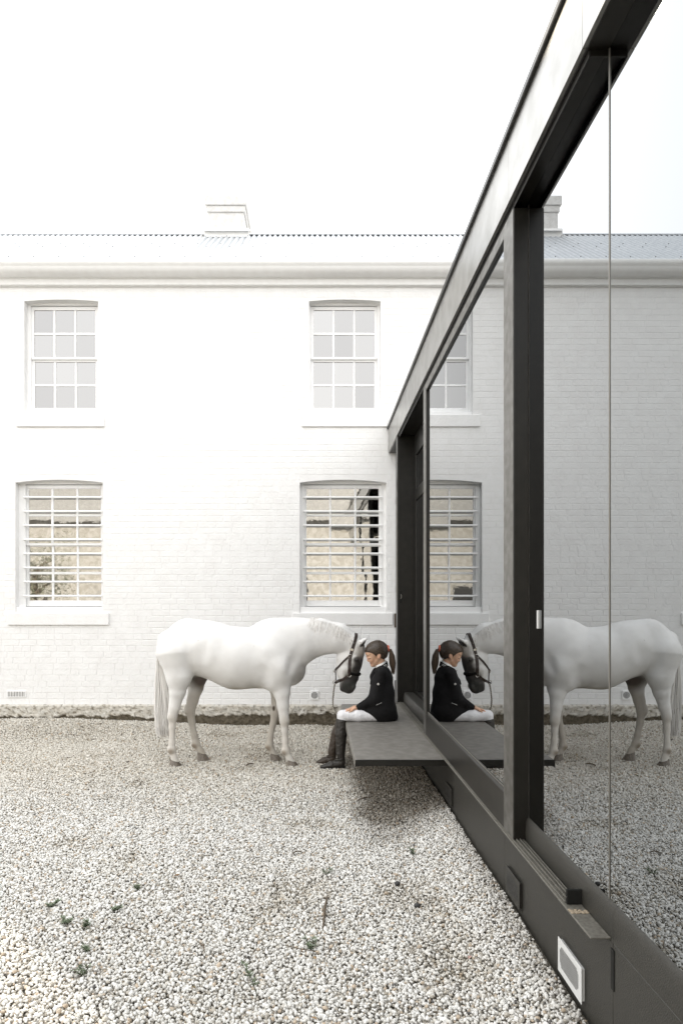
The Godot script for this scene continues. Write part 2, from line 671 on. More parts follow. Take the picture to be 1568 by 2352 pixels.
func pebble(seed_: int) -> ArrayMesh:
	# a chipped stone: a subdivided octahedron pushed in and out, with flat cuts
	var r := RandomNumberGenerator.new()
	r.seed = seed_
	var cuts := []
	for i in 13:
		cuts.append([Vector3(r.randfn(), r.randfn(), r.randfn()).normalized(), r.randf_range(0.62, 0.92)])
	var st := MB.new()
	var put := func(p: Vector3) -> Vector3:
		p = p.normalized()
		var k := 1.15
		for c in cuts:
			var dd: float = p.dot(c[0])
			if dd > 0.05:
				k = minf(k, c[1] / dd)
		return p * k
	var ax := [Vector3.RIGHT, Vector3.UP, Vector3.BACK]
	for sx in [-1.0, 1.0]:
		for sy in [-1.0, 1.0]:
			for sz in [-1.0, 1.0]:
				var a: Vector3 = ax[0] * sx
				var b: Vector3 = ax[1] * sy
				var c: Vector3 = ax[2] * sz
				var n := 2
				for i in n:
					for j in n - i:
						var p0: Vector3 = put.call(a.lerp(b, 0.0) * (n - i - j) + b * i + c * j)
						var p1: Vector3 = put.call(a * (n - i - j - 1) + b * (i + 1) + c * j)
						var p2: Vector3 = put.call(a * (n - i - j - 1) + b * i + c * (j + 1))
						var na := p0.normalized()
						st.tri(p0, p1, p2, na.lerp((p0 + p1 + p2).normalized(), 0.92).normalized(), p1.normalized().lerp((p0 + p1 + p2).normalized(), 0.92).normalized(), p2.normalized().lerp((p0 + p1 + p2).normalized(), 0.92).normalized())
						if j < n - i - 1:
							var p3: Vector3 = put.call(a * (n - i - j - 2) + b * (i + 1) + c * (j + 1))
							var m := (p1 + p2 + p3).normalized()
							st.tri(p1, p3, p2, p1.normalized().lerp(m, 0.92).normalized(), p3.normalized().lerp(m, 0.92).normalized(), p2.normalized().lerp(m, 0.92).normalized())
	return st.done()

# ------------------------------------------------------------------ white house
const HOUSE_LEFT := -6.25
const HOUSE_RIGHT := 5.5

func white_house() -> void:
	var house := thing("white_house", "long two storey white painted brick house with corrugated roof behind the horse", "house", Vector3(-1.0, 0, -WALL))
	var off := -house.position
	var wallmesh := MB.new()
	# openings in world x and y: [left, right, bottom, springing, crown]
	var up_l := [at(56.3, 0, WALL).x, at(225.8, 0, WALL).x, at(0, 953, WALL).y, at(0, 691.6, WALL).y, at(0, 687.5, WALL).y]
	var up_r := [at(709.5, 0, WALL).x, at(873.6, 0, WALL).x, up_l[2], up_l[3], up_l[4]]
	var lo_l := [at(36, 0, WALL).x, at(236.4, 0, WALL).x, at(0, 1408, WALL).y, at(0, 1108, WALL).y, at(0, 1101.5, WALL).y]
	var lo_r := [at(688.5, 0, WALL).x, at(887, 0, WALL).x, lo_l[2], lo_l[3], lo_l[4]]
	var openings := [up_l, up_r, lo_l, lo_r]
	var zf := -(WALL + 0.004)
	var zb := -(WALL + 0.34)
	var top := 5.47
	var bands := [[-0.3, lo_l[2], []], [lo_l[2], lo_l[4], [lo_l, lo_r]], [lo_l[4], up_l[2], []], [up_l[2], up_l[4], [up_l, up_r]], [up_l[4], top, []]]
	for b in bands:
		var x := HOUSE_LEFT
		for op in b[2]:
			wallmesh.box(Vector3(x, b[0], zb) + off, Vector3(op[0], b[1], zf) + off)
			# the two corners above the springing of the segmental arch
			var n := 10
			for i in n:
				var a0: float = lerpf(op[0], op[1], float(i) / n)
				var a1: float = lerpf(op[0], op[1], float(i + 1) / n)
				var h0: float = op[3] + (op[4] - op[3]) * (1.0 - pow(2.0 * i / n - 1.0, 2)) - 0.0005
				var h1: float = op[3] + (op[4] - op[3]) * (1.0 - pow(2.0 * (i + 1) / n - 1.0, 2)) - 0.0005
				wallmesh.quad(Vector3(a0, h0, zf) + off, Vector3(a1, h1, zf) + off, Vector3(a1, op[4], zf) + off, Vector3(a0, op[4], zf) + off, Vector3.BACK)
				wallmesh.quad(Vector3(a0, h0, zf) + off, Vector3(a1, h1, zf) + off, Vector3(a1, h1, zb) + off, Vector3(a0, h0, zb) + off, Vector3.DOWN)
			x = op[1]
		wallmesh.box(Vector3(x, b[0], zb) + off, Vector3(HOUSE_RIGHT, b[1], zf) + off)
	# gable ends and the rear wall
	wallmesh.box(Vector3(HOUSE_LEFT + 0.002, -0.3, -11.95) + off, Vector3(HOUSE_LEFT + 0.3, top, zb) + off)
	wallmesh.box(Vector3(HOUSE_RIGHT - 0.3, -0.3, -11.95) + off, Vector3(HOUSE_RIGHT - 0.002, top, zb) + off)
	wallmesh.box(Vector3(HOUSE_LEFT + 0.3, -0.3, -11.95) + off, Vector3(HOUSE_RIGHT - 0.3, top, -11.7) + off)
	for x in [HOUSE_LEFT + 0.01, HOUSE_RIGHT - 0.3]:
		for s in [0.0, 0.28]:
			wallmesh.flat3(Vector3(x + s, top, -8.45) + off, Vector3(x + s, top, -11.93) + off, Vector3(x + s, 6.75, -10.18) + off, Vector3.LEFT if s == 0.0 else Vector3.RIGHT)
	var wall := part("wall", wallmesh.done(), M.mortar, house)

	# bricks, course by course
	var shapes := []
	for k in 4:
		var b := MB.new()
		b.box(Vector3(-0.5, -0.5, -0.5), Vector3(0.5, 0.5, 0.5), 0.0)
		shapes.append(b)
	var rb := RandomNumberGenerator.new()
	rb.seed = 4711
	var course := 0.0715
	var near := []
	var rest := []
	var y := 0.272
	var row := 0
	while y + course < 5.385:
		var x := HOUSE_LEFT + rb.randf_range(-0.1, 0.0) + (0.0 if row % 2 == 0 else -0.11)
		while x < 1.25:
			var len := 0.213 if rb.randf() < 0.72 else 0.103
			var a := x + 0.0045
			var e := x + len - 0.0045
			x += len
			var spans := [[maxf(a, HOUSE_LEFT), e]]
			for op in openings:
				var crown: float = op[4] + 0.004
				if y + course - 0.006 > op[2] and y < crown:
					var keep := []
					for sp in spans:
						if sp[1] <= op[0] or sp[0] >= op[1]:
							keep.append(sp)
						else:
							if sp[0] < op[0] - 0.02: keep.append([sp[0], op[0]])
							if sp[1] > op[1] + 0.02: keep.append([op[1], sp[1]])
					spans = keep
			for sp in spans:
				if sp[1] - sp[0] < 0.02: continue
				var m := Vector3((sp[0] + sp[1]) * 0.5, y + course * 0.5 + rb.randf_range(-0.0012, 0.0012), 0)
				var depth_out := lerpf(0.0016, 0.0003, smoothstep(0.4, 3.0, m.y)) + rb.randf_range(-0.0001, 0.0005)
				var size := Vector3(sp[1] - sp[0], course - 0.0058 + rb.randf_range(-0.0015, 0.001), 0.02)
				var entry := [m, size, depth_out]
				if m.y < 1.72 and m.x > -2.0 and m.x < 0.93:
					near.append(entry)
				else:
					rest.append(entry)
		y += course
		row += 1
	while near.size() > 298:
		rest.append(near.pop_back())
	var cache := {}
	for i in near.size():
		var e: Array = near[i]
		var key := int(round(e[1].x * 200.0))
		if not cache.has(key):
			var b := MB.new()
			b.box(Vector3(-e[1].x * 0.5, -e[1].y * 0.5, -0.02), Vector3(e[1].x * 0.5, e[1].y * 0.5, 0.0), 0.0035)
			cache[key] = b.done()
		var o := part_fast("brick", i, cache[key], M.wall, wall, e[0] + Vector3(0, 0, -WALL + e[2] - 0.002) + off)
		o.rotation = Vector3(rb.randf_range(-0.006, 0.006), rb.randf_range(-0.003, 0.003), rb.randf_range(-0.004, 0.004))
	var unit := MB.new()
	unit.box(Vector3(-0.5, -0.5, -1.0), Vector3(0.5, 0.5, 0.0), 0.04)
	var mm := MultiMesh.new()
	mm.transform_format = MultiMesh.TRANSFORM_3D
	mm.mesh = unit.done()
	mm.instance_count = rest.size()
	for i in rest.size():
		var e: Array = rest[i]
		var b := Basis.from_euler(Vector3(rb.randf_range(-0.004, 0.004), rb.randf_range(-0.0015, 0.0015), rb.randf_range(-0.003, 0.003))) * Basis.from_scale(e[1])
		mm.set_instance_transform(i, Transform3D(b, e[0] + Vector3(0, 0, -WALL + e[2] - 0.002) + off))
	var mi := MultiMeshInstance3D.new()
	mi.name = "brickwork"
	mi.multimesh = mm
	mi.material_override = M.wall
	mi.set_meta("kind", "stuff")
	wall.add_child(mi)

	# rough plinth: cream render on top, dark damp stone below with a ragged edge
	var pl := MB.new()
	var nz := FastNoiseLite.new()
	nz.seed = 31
	nz.frequency = 4.5
	nz.fractal_octaves = 5
	var nb := FastNoiseLite.new()
	nb.seed = 32
	nb.frequency = 1.6
	var cols := 620
	var rows := 26
	var pts := []
	for i in cols + 1:
		var line := []
		var px := lerpf(HOUSE_LEFT, 1.4, float(i) / cols)
		for j in rows + 1:
			var t := float(j) / rows
			var py := lerpf(0.278 + 0.008 * nz.get_noise_1d(px * 3.0), -0.08, t)
			var edge := 0.172 + 0.03 * nb.get_noise_1d(px) + 0.04 * nz.get_noise_1d(px * 1.7) + 0.035 * smoothstep(0.5, -3.0, px) * -1.0
			var out := 0.045 + 0.028 * nz.get_noise_2d(px * 2.0, py * 2.0) + 0.012 * nz.get_noise_2d(px * 6.0, py * 6.0)
			if py < edge: out -= 0.022
			if j == 0: out = 0.0
			var cream := Color(0.56, 0.52, 0.45).lerp(Color(0.66, 0.64, 0.59), 0.5 + 0.9 * nz.get_noise_2d(px * 1.3, py * 3.0))
			var mould := smoothstep(0.12, 0.42, nz.get_noise_2d(px * 3.5 + 9.0, py * 5.0))
			cream = cream.lerp(Color(0.19, 0.165, 0.12), mould * 0.8)
			var shade_or_damp := Color(0.10, 0.085, 0.062).lerp(Color(0.19, 0.165, 0.125), clampf(0.5 + nz.get_noise_2d(px * 4.0, py * 6.0), 0.0, 1.0))
			var c := cream.lerp(shade_or_damp, smoothstep(0.008, -0.008, py - edge))
			line.append([Vector3(px, py, -WALL + out), c, Vector3.BACK])
		pts.append(line)
	for i in cols:
		for j in rows:
			var A: Array = pts[i][j]
			var B: Array = pts[i + 1][j]
			var C: Array = pts[i + 1][j + 1]
			var D: Array = pts[i][j + 1]
			for t in [[A, B, C], [A, C, D]]:
				var nn: Vector3 = (t[2][0] - t[0][0]).cross(t[1][0] - t[0][0]).normalized()
				if nn.z < 0.0: nn = -nn
				for q in t:
					pl.v.push_back(q[0] + off)
					pl.n.push_back((nn + q[2]).normalized())
					pl.c.push_back(q[1])
	var plm := textured(mat("crumbling_render", Color.WHITE, 0.9, 0.2), null, 3.0, M.grain, 0.8)
	plm.vertex_color_use_as_albedo = true
	part("plinth", pl.done(true), plm, house)

	# roof
	var eave := Vector2(8.23, 5.545)      # depth, height
	var ridge := Vector2(10.18, 6.895)
	var rf := MB.new()
	var pitch := 0.0762
	var x := HOUSE_LEFT - 0.15
	var steps := 6
	var dir := (ridge - eave).normalized()
	var nor := Vector3(0, dir.x, dir.y)
	var wave := func(q: float) -> float: return 0.012 * sin(TAU * q / pitch)
	var slope := func(q: float) -> float: return 0.012 * TAU / pitch * cos(TAU * q / pitch)
	while x < HOUSE_RIGHT + 0.1:
		for i in steps:
			var a := x + pitch * i / steps
			var b := x + pitch * (i + 1) / steps
			for side in 2:
				var e3 := Vector3(0, eave.y, -eave.x) if side == 0 else Vector3(0, eave.y, -(2.0 * ridge.x - eave.x))
				var nn := nor if side == 0 else Vector3(0, dir.x, -dir.y)
				var r3 := Vector3(0, ridge.y, -ridge.x)
				var A: Vector3 = e3 + Vector3(a, 0, 0) + nn * wave.call(a)
				var B: Vector3 = e3 + Vector3(b, 0, 0) + nn * wave.call(b)
				var C: Vector3 = r3 + Vector3(b, 0, 0) + nn * wave.call(b)
				var D: Vector3 = r3 + Vector3(a, 0, 0) + nn * wave.call(a)
				var na: Vector3 = (nn - Vector3(slope.call(a), 0, 0)).normalized()
				var nb2: Vector3 = (nn - Vector3(slope.call(b), 0, 0)).normalized()
				rf.tri(A + off, B + off, C + off, na, nb2, nb2)
				rf.tri(A + off, C + off, D + off, na, nb2, na)
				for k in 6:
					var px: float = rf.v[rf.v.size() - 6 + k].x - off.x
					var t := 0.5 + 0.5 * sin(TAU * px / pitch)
					rf.c[rf.c.size() - 6 + k] = Color(0.72, 0.73, 0.74).lerp(Color.WHITE, smoothstep(0.0, 0.7, t))  # troughs tinted darker: shading of the corrugation put into the colour
		x += pitch
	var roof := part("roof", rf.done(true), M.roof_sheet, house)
	var cap := MB.new()
	for side in [-1.0, 1.0]:
		var p0 := Vector3(0, ridge.y + 0.018, -ridge.x)
		var p1 := p0 + Vector3(0, -dir.y, dir.x * -side * -1.0) * 0.14
		cap.quad(Vector3(HOUSE_LEFT - 0.16, p0.y, p0.z) + off, Vector3(HOUSE_RIGHT + 0.16, p0.y, p0.z) + off, Vector3(HOUSE_RIGHT + 0.16, p1.y, p1.z) + off, Vector3(HOUSE_LEFT - 0.16, p1.y, p1.z) + off, Vector3(0, 1, side))
	part("ridge_cap", cap.done(), M.roof, roof)
	# roofing screws in rows
	var screw := MB.new()
	screw.ball(Vector3.ZERO, Vector3(0.008, 0.006, 0.008), 6, 4)
	var sc := MultiMesh.new()
	sc.transform_format = MultiMesh.TRANSFORM_3D
	sc.mesh = screw.done()
	var places := []
	for t in [0.1, 0.44, 0.56, 0.88]:
		var k := 0
		while k < 40:
			var sx := HOUSE_LEFT + 0.1 + pitch * 4.0 * k + (pitch * 2.0 if t > 0.3 and t < 0.5 else 0.0)
			sx = floor(sx / pitch) * pitch + pitch * 0.25
			var p: Vector2 = eave.lerp(ridge, t)
			places.append(Vector3(sx, p.y, -p.x) + nor * 0.014 + off)
			k += 1
	sc.instance_count = places.size()
	for i in places.size():
		sc.set_instance_transform(i, Transform3D(Basis(), places[i]))
	var sci := MultiMeshInstance3D.new()
	sci.name = "roofing_screws"
	sci.multimesh = sc
	sci.material_override = mat("screw", lin(0.2, 0.2, 0.2), 0.6)
	sci.set_meta("kind", "stuff")
	roof.add_child(sci)

	# gutter, its board and the boarding under the eaves; profiles in (depth, height), swept along x
	var along := func(profile: Array, called: String, m: Material, smooth: bool):
		var st := MB.new()
		var seg := []
		for i in profile.size() - 1:
			var t: Vector2 = (profile[i + 1] - profile[i]).normalized()
			seg.append(Vector3(0, -t.x, -t.y) if true else Vector3.ZERO)
		for i in profile.size() - 1:
			var a: Vector2 = profile[i]
			var b: Vector2 = profile[i + 1]
			var n0: Vector3 = seg[i]
			var n1: Vector3 = seg[i]
			if smooth:
				if i > 0: n0 = (seg[i] + seg[i - 1]).normalized()
				if i < seg.size() - 1: n1 = (seg[i] + seg[i + 1]).normalized()
			var L := HOUSE_LEFT - 0.1
			var R := HOUSE_RIGHT + 0.1
			var A := Vector3(L, a.y, -a.x) + off
			var B := Vector3(R, a.y, -a.x) + off
			var C := Vector3(R, b.y, -b.x) + off
			var D := Vector3(L, b.y, -b.x) + off
			if n0.z < -0.2: n0 = -n0
			if n1.z < -0.2: n1 = -n1
			st.tri(A, B, C, n0, n0, n1)
			st.tri(A, C, D, n0, n1, n1)
		return part(called, st.done(), m, house)
	along.call([Vector2(8.22, 5.560), Vector2(8.205, 5.562), Vector2(8.200, 5.554), Vector2(8.207, 5.505), Vector2(8.222, 5.495), Vector2(8.227, 5.478), Vector2(8.24, 5.45), Vector2(8.27, 5.424), Vector2(8.31, 5.412), Vector2(8.36, 5.41)], "gutter", M.trim_old, true)
	along.call([Vector2(8.36, 5.46), Vector2(8.36, 5.405), Vector2(8.375, 5.40), Vector2(8.378, 5.335), Vector2(8.41, 5.328), Vector2(8.43, 5.328)], "eaves_board", M.trim_old, false)

	# chimney
	var ch := MB.new()
	ch.box(Vector3(-1.545, 6.4, -11.25) + off, Vector3(-1.035, 7.10, -9.98) + off, 0.006)
	ch.box(Vector3(-1.565, 7.10, -11.27) + off, Vector3(-1.015, 7.19, -9.96) + off, 0.008)
	ch.box(Vector3(-1.59, 7.19, -11.29) + off, Vector3(-0.995, 7.325, -9.94) + off, 0.008)
	var chim := part("chimney", ch.done(), M.old_paint, roof)
	var fl := MB.new()
	fl.quad(Vector3(-1.62, 6.80, -9.90) + off, Vector3(-0.93, 6.80, -9.90) + off, Vector3(-0.93, 6.88, -10.02) + off, Vector3(-1.62, 6.88, -10.02) + off, Vector3(0, 1, 1))
	fl.box(Vector3(-1.60, 6.74, -9.972) + off, Vector3(-0.96, 6.86, -9.955) + off)
	part("flashing", fl.done(), M.trim_old, roof)

	# windows
	var up_cols_l := [[79.2, 122.5], [127.8, 170.9], [175.3, 219.0]]
	var up_cols_r := [[720.0, 763.4], [767.8, 811.0], [815.3, 859.5]]
	var up_rows := [[712.6, 764.0], [769.4, 820.6], [830.6, 881.0], [886.2, 936.2]]
	var lo_cols_l := [[66.4, 117.8], [123.4, 175.3], [180.3, 232.0]]
	var lo_cols_r := [[703.8, 756.0], [760.4, 813.2], [818.0, 869.3]]
	var lo_rows := [[1122.5, 1181.5], [1186.0, 1247.5], [1255.0, 1313.5], [1319.0, 1379.0]]
	var bars := [1142.0, 1174.4, 1206.7, 1239.0, 1271.4, 1303.8, 1336.1, 1368.6]
	window_(house, M.pane_dim, up_l, up_cols_l, up_rows, [], off)
	window_(house, M.pane_dim, up_r, up_cols_r, up_rows, [], off)
	window_(house, M.pane, lo_l, lo_cols_l, lo_rows, bars, off)
	window_(house, M.pane, lo_r, lo_cols_r, lo_rows, bars, off)

	var iron := MB.new()
	var i0 := at(905, 1441, WALL)
	var i1 := at(911, 1409, WALL)
	iron.box(Vector3(i0.x, i0.y, -WALL - 0.002) + off, Vector3(i1.x, i1.y, -WALL + 0.008) + off, 0.002)
	part("iron_strap", iron.done(), mat("rusty_iron", lin(0.10, 0.075, 0.055), 0.9), house)

	# wall vents
	for vx in [at(722.3, 0, WALL).x, at(377, 0, WALL).x]:
		var p := Vector3(vx, at(0, 1596.5, WALL).y, -WALL + 0.004) + off
		var st := MB.new()
		st.box(p + Vector3(-0.05, -0.055, -0.01), p + Vector3(0.05, 0.055, 0.008), 0.002)
		var plate := part("wall_vent", st.done(), M.trim, house)
		var g := MB.new()
		var rr := 0.041
		for iy in 13:
			var yy := -rr + rr * 2.0 * (iy + 0.5) / 13.0
			var half := sqrt(rr * rr - yy * yy)
			for ix in 5:
				var a := -rr + rr * 2.0 * ix / 5.0 + 0.0015
				var b := -rr + rr * 2.0 * (ix + 1) / 5.0 - 0.0015
				a = maxf(a, -half)
				b = minf(b, half)
				if b - a > 0.002:
					g.box(p + Vector3(a, yy - 0.002, 0.0078), p + Vector3(b, yy + 0.002, 0.0088))
		part("slots", g.done(), M.dark_opening, plate)
	var vb := MB.new()
	var c0 := at(18.8, 1599.5, WALL)
	var c1 := at(58.6, 1588.5, WALL)
	vb.box(Vector3(c0.x - 0.01, c0.y - 0.012, -WALL) + off, Vector3(c1.x + 0.01, c1.y + 0.012, -WALL + 0.009) + off, 0.002)
	var airbrick := part("wall_vent", vb.done(), M.trim, house)
	var sl := MB.new()
	for i in 11:
		var a := lerpf(c0.x, c1.x, (i + 0.22) / 11.0)
		var b := lerpf(c0.x, c1.x, (i + 0.70) / 11.0)
		sl.box(Vector3(a, c0.y, -WALL + 0.0088) + off, Vector3(b, c1.y, -WALL + 0.0098) + off)
	part("slots", sl.done(), mat("grey_slot", lin(0.16, 0.15, 0.14), 0.7), airbrick)

func window_(house: Node3D, glass: Material, op: Array, cols: Array, rows: Array, bars: Array, off: Vector3) -> void:
	var zf := WALL + 0.105        # depth of the box frame's face
	var zs := WALL + 0.125        # of the upper sash
	var zl := WALL + 0.145        # lower sash, one groove further in
	var sashy := func(v: float) -> float: return at(0, v, zs).y
	var cx := func(u: float) -> float: return at(u, 0, zs).x
	var L: float = op[0]
	var R: float = op[1]
	var inner_l: float = cx.call(cols[0][0]) - 0.034
	var inner_r: float = cx.call(cols[2][1]) + 0.034
	var inner_t: float = sashy.call(rows[0][0]) + 0.05
	var inner_b: float = sashy.call(rows[3][1]) - 0.08
	var fr := MB.new()
	fr.box(Vector3(L - 0.01, op[2] - 0.01, -zf - 0.08) + off, Vector3(maxf(inner_l, L + 0.012), op[4] + 0.02, -zf) + off, 0.003)
	fr.box(Vector3(minf(inner_r, R - 0.012), op[2] - 0.01, -zf - 0.08) + off, Vector3(R + 0.01, op[4] + 0.02, -zf) + off, 0.003)
	fr.box(Vector3(inner_l + 0.0005, inner_t, -zf - 0.08) + off, Vector3(inner_r - 0.0005, op[4] + 0.02, -zf + 0.004) + off, 0.003)
	fr.box(Vector3(L + 0.001, op[2] - 0.01, -zf - 0.08) + off, Vector3(R - 0.001, maxf(inner_b, op[2] + 0.012), -WALL - 0.02) + off, 0.004)
	var win := part("window", fr.done(), M.trim, house)
	# sashes
	for s in 2:
		var z := zs if s == 0 else zl
		var r0: int = s * 2
		var y_top: float = sashy.call(rows[r0][0])
		var y_bot: float = sashy.call(rows[r0 + 1][1])
		var x0: float = cx.call(cols[0][0])
		var x1: float = cx.call(cols[2][1])
		var st := MB.new()
		var up := 0.045 if s == 0 else 0.028
		var dn := 0.03 if s == 0 else 0.075
		st.box(Vector3(x0 - 0.034, y_bot - dn, -z - 0.03) + off, Vector3(x0, y_top + up, -z) + off, 0.003)
		st.box(Vector3(x1, y_bot - dn, -z - 0.03) + off, Vector3(x1 + 0.034, y_top + up, -z) + off, 0.003)
		st.box(Vector3(x0, y_top, -z - 0.03) + off, Vector3(x1, y_top + up - 0.001, -z + 0.001) + off, 0.003)
		st.box(Vector3(x0 - (0.03 if s == 0 else 0.0), y_bot - dn + 0.001, -z - 0.03) + off, Vector3(x1 + (0.03 if s == 0 else 0.0), y_bot, -z + (0.008 if s == 0 else 0.001)) + off, 0.003)
		part("sash", st.done(), M.trim, win)
		for i in 2:
			var gb := MB.new()
			gb.box(Vector3(cx.call(cols[i][1]), y_bot, -z - 0.022) + off, Vector3(cx.call(cols[i + 1][0]), y_top, -z - 0.002) + off, 0.004)
			part("glazing_bar", gb.done(), M.trim, win)
		for i in 3:
			var gb := MB.new()
			gb.box(Vector3(cx.call(cols[i][0]), sashy.call(rows[r0 + 1][0]), -z - 0.022) + off, Vector3(cx.call(cols[i][1]), sashy.call(rows[r0][1]), -z - 0.002) + off, 0.004)
			part("glazing_bar", gb.done(), M.trim, win)
		for r in 2:
			for i in 3:
				var pn := MB.new()
				pn.box(Vector3(cx.call(cols[i][0]) - 0.004, sashy.call(rows[r0 + r][1]) - 0.004, -0.002), Vector3(cx.call(cols[i][1]) + 0.004, sashy.call(rows[r0 + r][0]) + 0.004, 0.002))
				var m := (pn.v[0] + pn.v[pn.v.size() - 1]) * 0.5
				var mid := Vector3((cx.call(cols[i][0]) + cx.call(cols[i][1])) * 0.5, (sashy.call(rows[r0 + r][1]) + sashy.call(rows[r0 + r][0])) * 0.5, 0)
				for k in pn.v.size(): pn.v[k] -= mid
				var o := part("pane", pn.done(), M.dim_panes[rng.randi() % 4] if glass == M.pane_dim else glass, win, Vector3(mid.x, mid.y, -z - 0.014) + off)
				o.rotation = Vector3(rng.randf_range(-0.006, 0.006), rng.randf_range(-0.008, 0.008), 0)
	# bars against burglars
	for v in bars:
		var y := at(0, v, WALL + 0.07).y
		var st := MB.new()
		st.tube([Vector3(maxf(inner_l, L + 0.012) - 0.004, y, -WALL - 0.075) + off, Vector3(minf(inner_r, R - 0.012) + 0.004, y, -WALL - 0.075) + off], [0.0125, 0.0125], 10)
		part("security_bar", st.done(), M.trim, win)
	if bars.size():
		for x in [maxf(inner_l, L + 0.012) + 0.006, minf(inner_r, R - 0.012) - 0.006]:
			var st := MB.new()
			st.box(Vector3(x - 0.006, op[2] + 0.02, -WALL - 0.10) + off, Vector3(x + 0.006, op[4] - 0.06, -WALL - 0.088) + off, 0.002)
			part("bar_bracket", st.done(), M.trim, win)
	# sill, hardly prouder than the wall
	var sill := MB.new()
	var dh := 0.146
	sill.box(Vector3(L - 0.085, op[2] - dh, -WALL - 0.06) + off, Vector3(R + 0.078, op[2] + 0.001, -WALL + 0.022) + off, 0.006)
	part("sill", sill.done(), M.wall, win)

# ------------------------------------------------------------------ black pavilion
func pavilion() -> void:
	var pav := thing("glass_pavilion", "black framed glass pavilion with flat roof and sliding door along the right", "building", Vector3(1.2, 0, -4.0))
	var off := -pav.position
	var bx := func(called: String, x0: float, y0: float, d0: float, x1: float, y1: float, d1: float, m: Material, bev := 0.003, parent: Node = pav):
		var st := MB.new()
		st.box(Vector3(x0, y0, -d1) + off, Vector3(x1, y1, -d0) + off, bev)
		return part(called, st.done(), m, parent)
	# base panels with fine joints
	var joints := [-3.0, -0.35, 0.93, 2.216, 3.49, 4.77, 6.05, 7.33, 8.425]
	for i in joints.size() - 1:
		bx.call("base_panel", 0.943, -0.25, joints[i] + 0.001, 1.15, 0.418, joints[i + 1] - 0.001, M.base, 0.002)
	# upstand below the glass, rounded over at the top
	var prof := [Vector2(0.9445, 0.416), Vector2(0.9425, 0.45), Vector2(0.9425, 0.475), Vector2(0.9435, 0.498), Vector2(0.946, 0.515), Vector2(0.9495, 0.527), Vector2(0.954, 0.534), Vector2(0.960, 0.538), Vector2(0.972, 0.539), Vector2(1.05, 0.539)]
	prof.reverse()
	for seg in [[-3.0, 2.2155], [2.2165, 7.53]]:
		var st := MB.new()
		st.sweep_z(prof, seg[0], seg[1], true)
		for k in st.v.size(): st.v[k] += off
		part("sill_panel", st.done(), M.base, pav)
	# track on a thin steel plate
	bx.call("track_plate", 0.877, 0.4225, 2.232, 0.9435, 0.4295, 7.53, M.dusty, 0.002)
	for rx in [[0.886, 0.890, 0.006], [0.900, 0.9045, 0.010], [0.916, 0.9205, 0.010], [0.931, 0.935, 0.007]]:
		bx.call("track_rail", rx[0], 0.4297, 2.49, rx[1], 0.4297 + rx[2], 7.52, M.dusty, 0.001)
	bx.call("door_stop", 0.888, 0.430, 2.474, 0.962, 0.484, 2.484, M.rubber, 0.003)
	var dirt := MB.new()
	var dr := RandomNumberGenerator.new()
	dr.seed = 3
	for i in 60:
		var dd := 2.405 + absf(dr.randfn(0, 0.012))
		dirt.ball(Vector3(dr.randf_range(0.883, 0.94), 0.4300, -dd) + off, Vector3(0.006, 0.0025, 0.005) * dr.randf_range(0.5, 1.5), 6, 4)
	var ds := part("dust_ridge", dirt.done(), mat("tan_dust", lin(0.26, 0.21, 0.15), 0.9), pav)
	ds.set_meta("kind", "stuff")
	bx.call("slot_cover", 0.9400, 0.27, 2.205, 0.9430, 0.40, 2.2275, M.rubber, 0.0)

	# sliding door: two stiles, two rails, one pane
	var d0 := 3.143
	var d1 := 5.776
	var door: MeshInstance3D = bx.call("sliding_door", 0.889, 0.434, d0, 0.957, 3.287, d0 + 0.16, M.black, 0.003)
	bx.call("stile", 0.889, 0.434, d1 - 0.136, 0.957, 3.287, d1, M.black, 0.003, door)
	var rail := MB.new()
	rail.sweep_z([Vector2(0.957, 0.618), Vector2(0.905, 0.617), Vector2(0.893, 0.609), Vector2(0.889, 0.604), Vector2(0.889, 0.436), Vector2(0.957, 0.436)], d0 + 0.1601, d1 - 0.1361, false)
	for k in rail.v.size(): rail.v[k] += off
	part("rail", rail.done(), M.black, door)
	bx.call("rail", 0.889, 3.226, d0 + 0.1601, 0.957, 3.286, d1 - 0.1361, M.black, 0.003, door)
	bx.call("pane", 0.903, 0.60, d0 + 0.15, 0.909, 3.24, d1 - 0.125, M.glass, 0.0, door)
	bx.call("glazing_bead", 0.8965, 0.6175, d0 + 0.161, 0.9028, 0.6225, d1 - 0.137, M.dusty, 0.001, door)
	bx.call("edge_seal", 0.9568, 0.536, d0 - 0.004, 0.9600, 3.30, d0 + 0.002, M.alu, 0.0, door)
	bx.call("added_face_plate", 0.8870, 0.437, d0 + 0.002, 0.8890, 3.285, d0 + 0.158, M.face, 0.0006, door)  # plates added to brighten stiles and top rail like reflected sky
	bx.call("added_face_plate", 0.8870, 0.437, d1 - 0.134, 0.8890, 3.285, d1 - 0.002, M.face, 0.0006, door)
	bx.call("added_face_plate", 0.8870, 3.228, d0 + 0.16, 0.8890, 3.285, d1 - 0.136, M.face, 0.0006, door)
	# fixed glass either side of a slim bead
	var fixed: MeshInstance3D = bx.call("fixed_window", GLASS - 0.003, 0.536, 2.2718, GLASS + 0.002, 3.314, 2.2772, M.alu, 0.001)
	var near_pane: MeshInstance3D = bx.call("pane", GLASS, 0.537, -3.0, GLASS + 0.008, 3.316, 2.2715, M.glass_tinted, 0.0, fixed)
	# this pane stands a hair out of line with its neighbour, hinged at the bead
	var hinge := Vector3(GLASS, 0.0, -2.2715) + off
	near_pane.transform = Transform3D(Basis(Vector3.UP, 0.0006), hinge - Basis(Vector3.UP, 0.0006) * hinge)
	bx.call("keeper", GLASS - 0.008, 1.392, 2.990, GLASS - 0.0002, 1.470, 3.004, M.vent_white, 0.001, fixed)
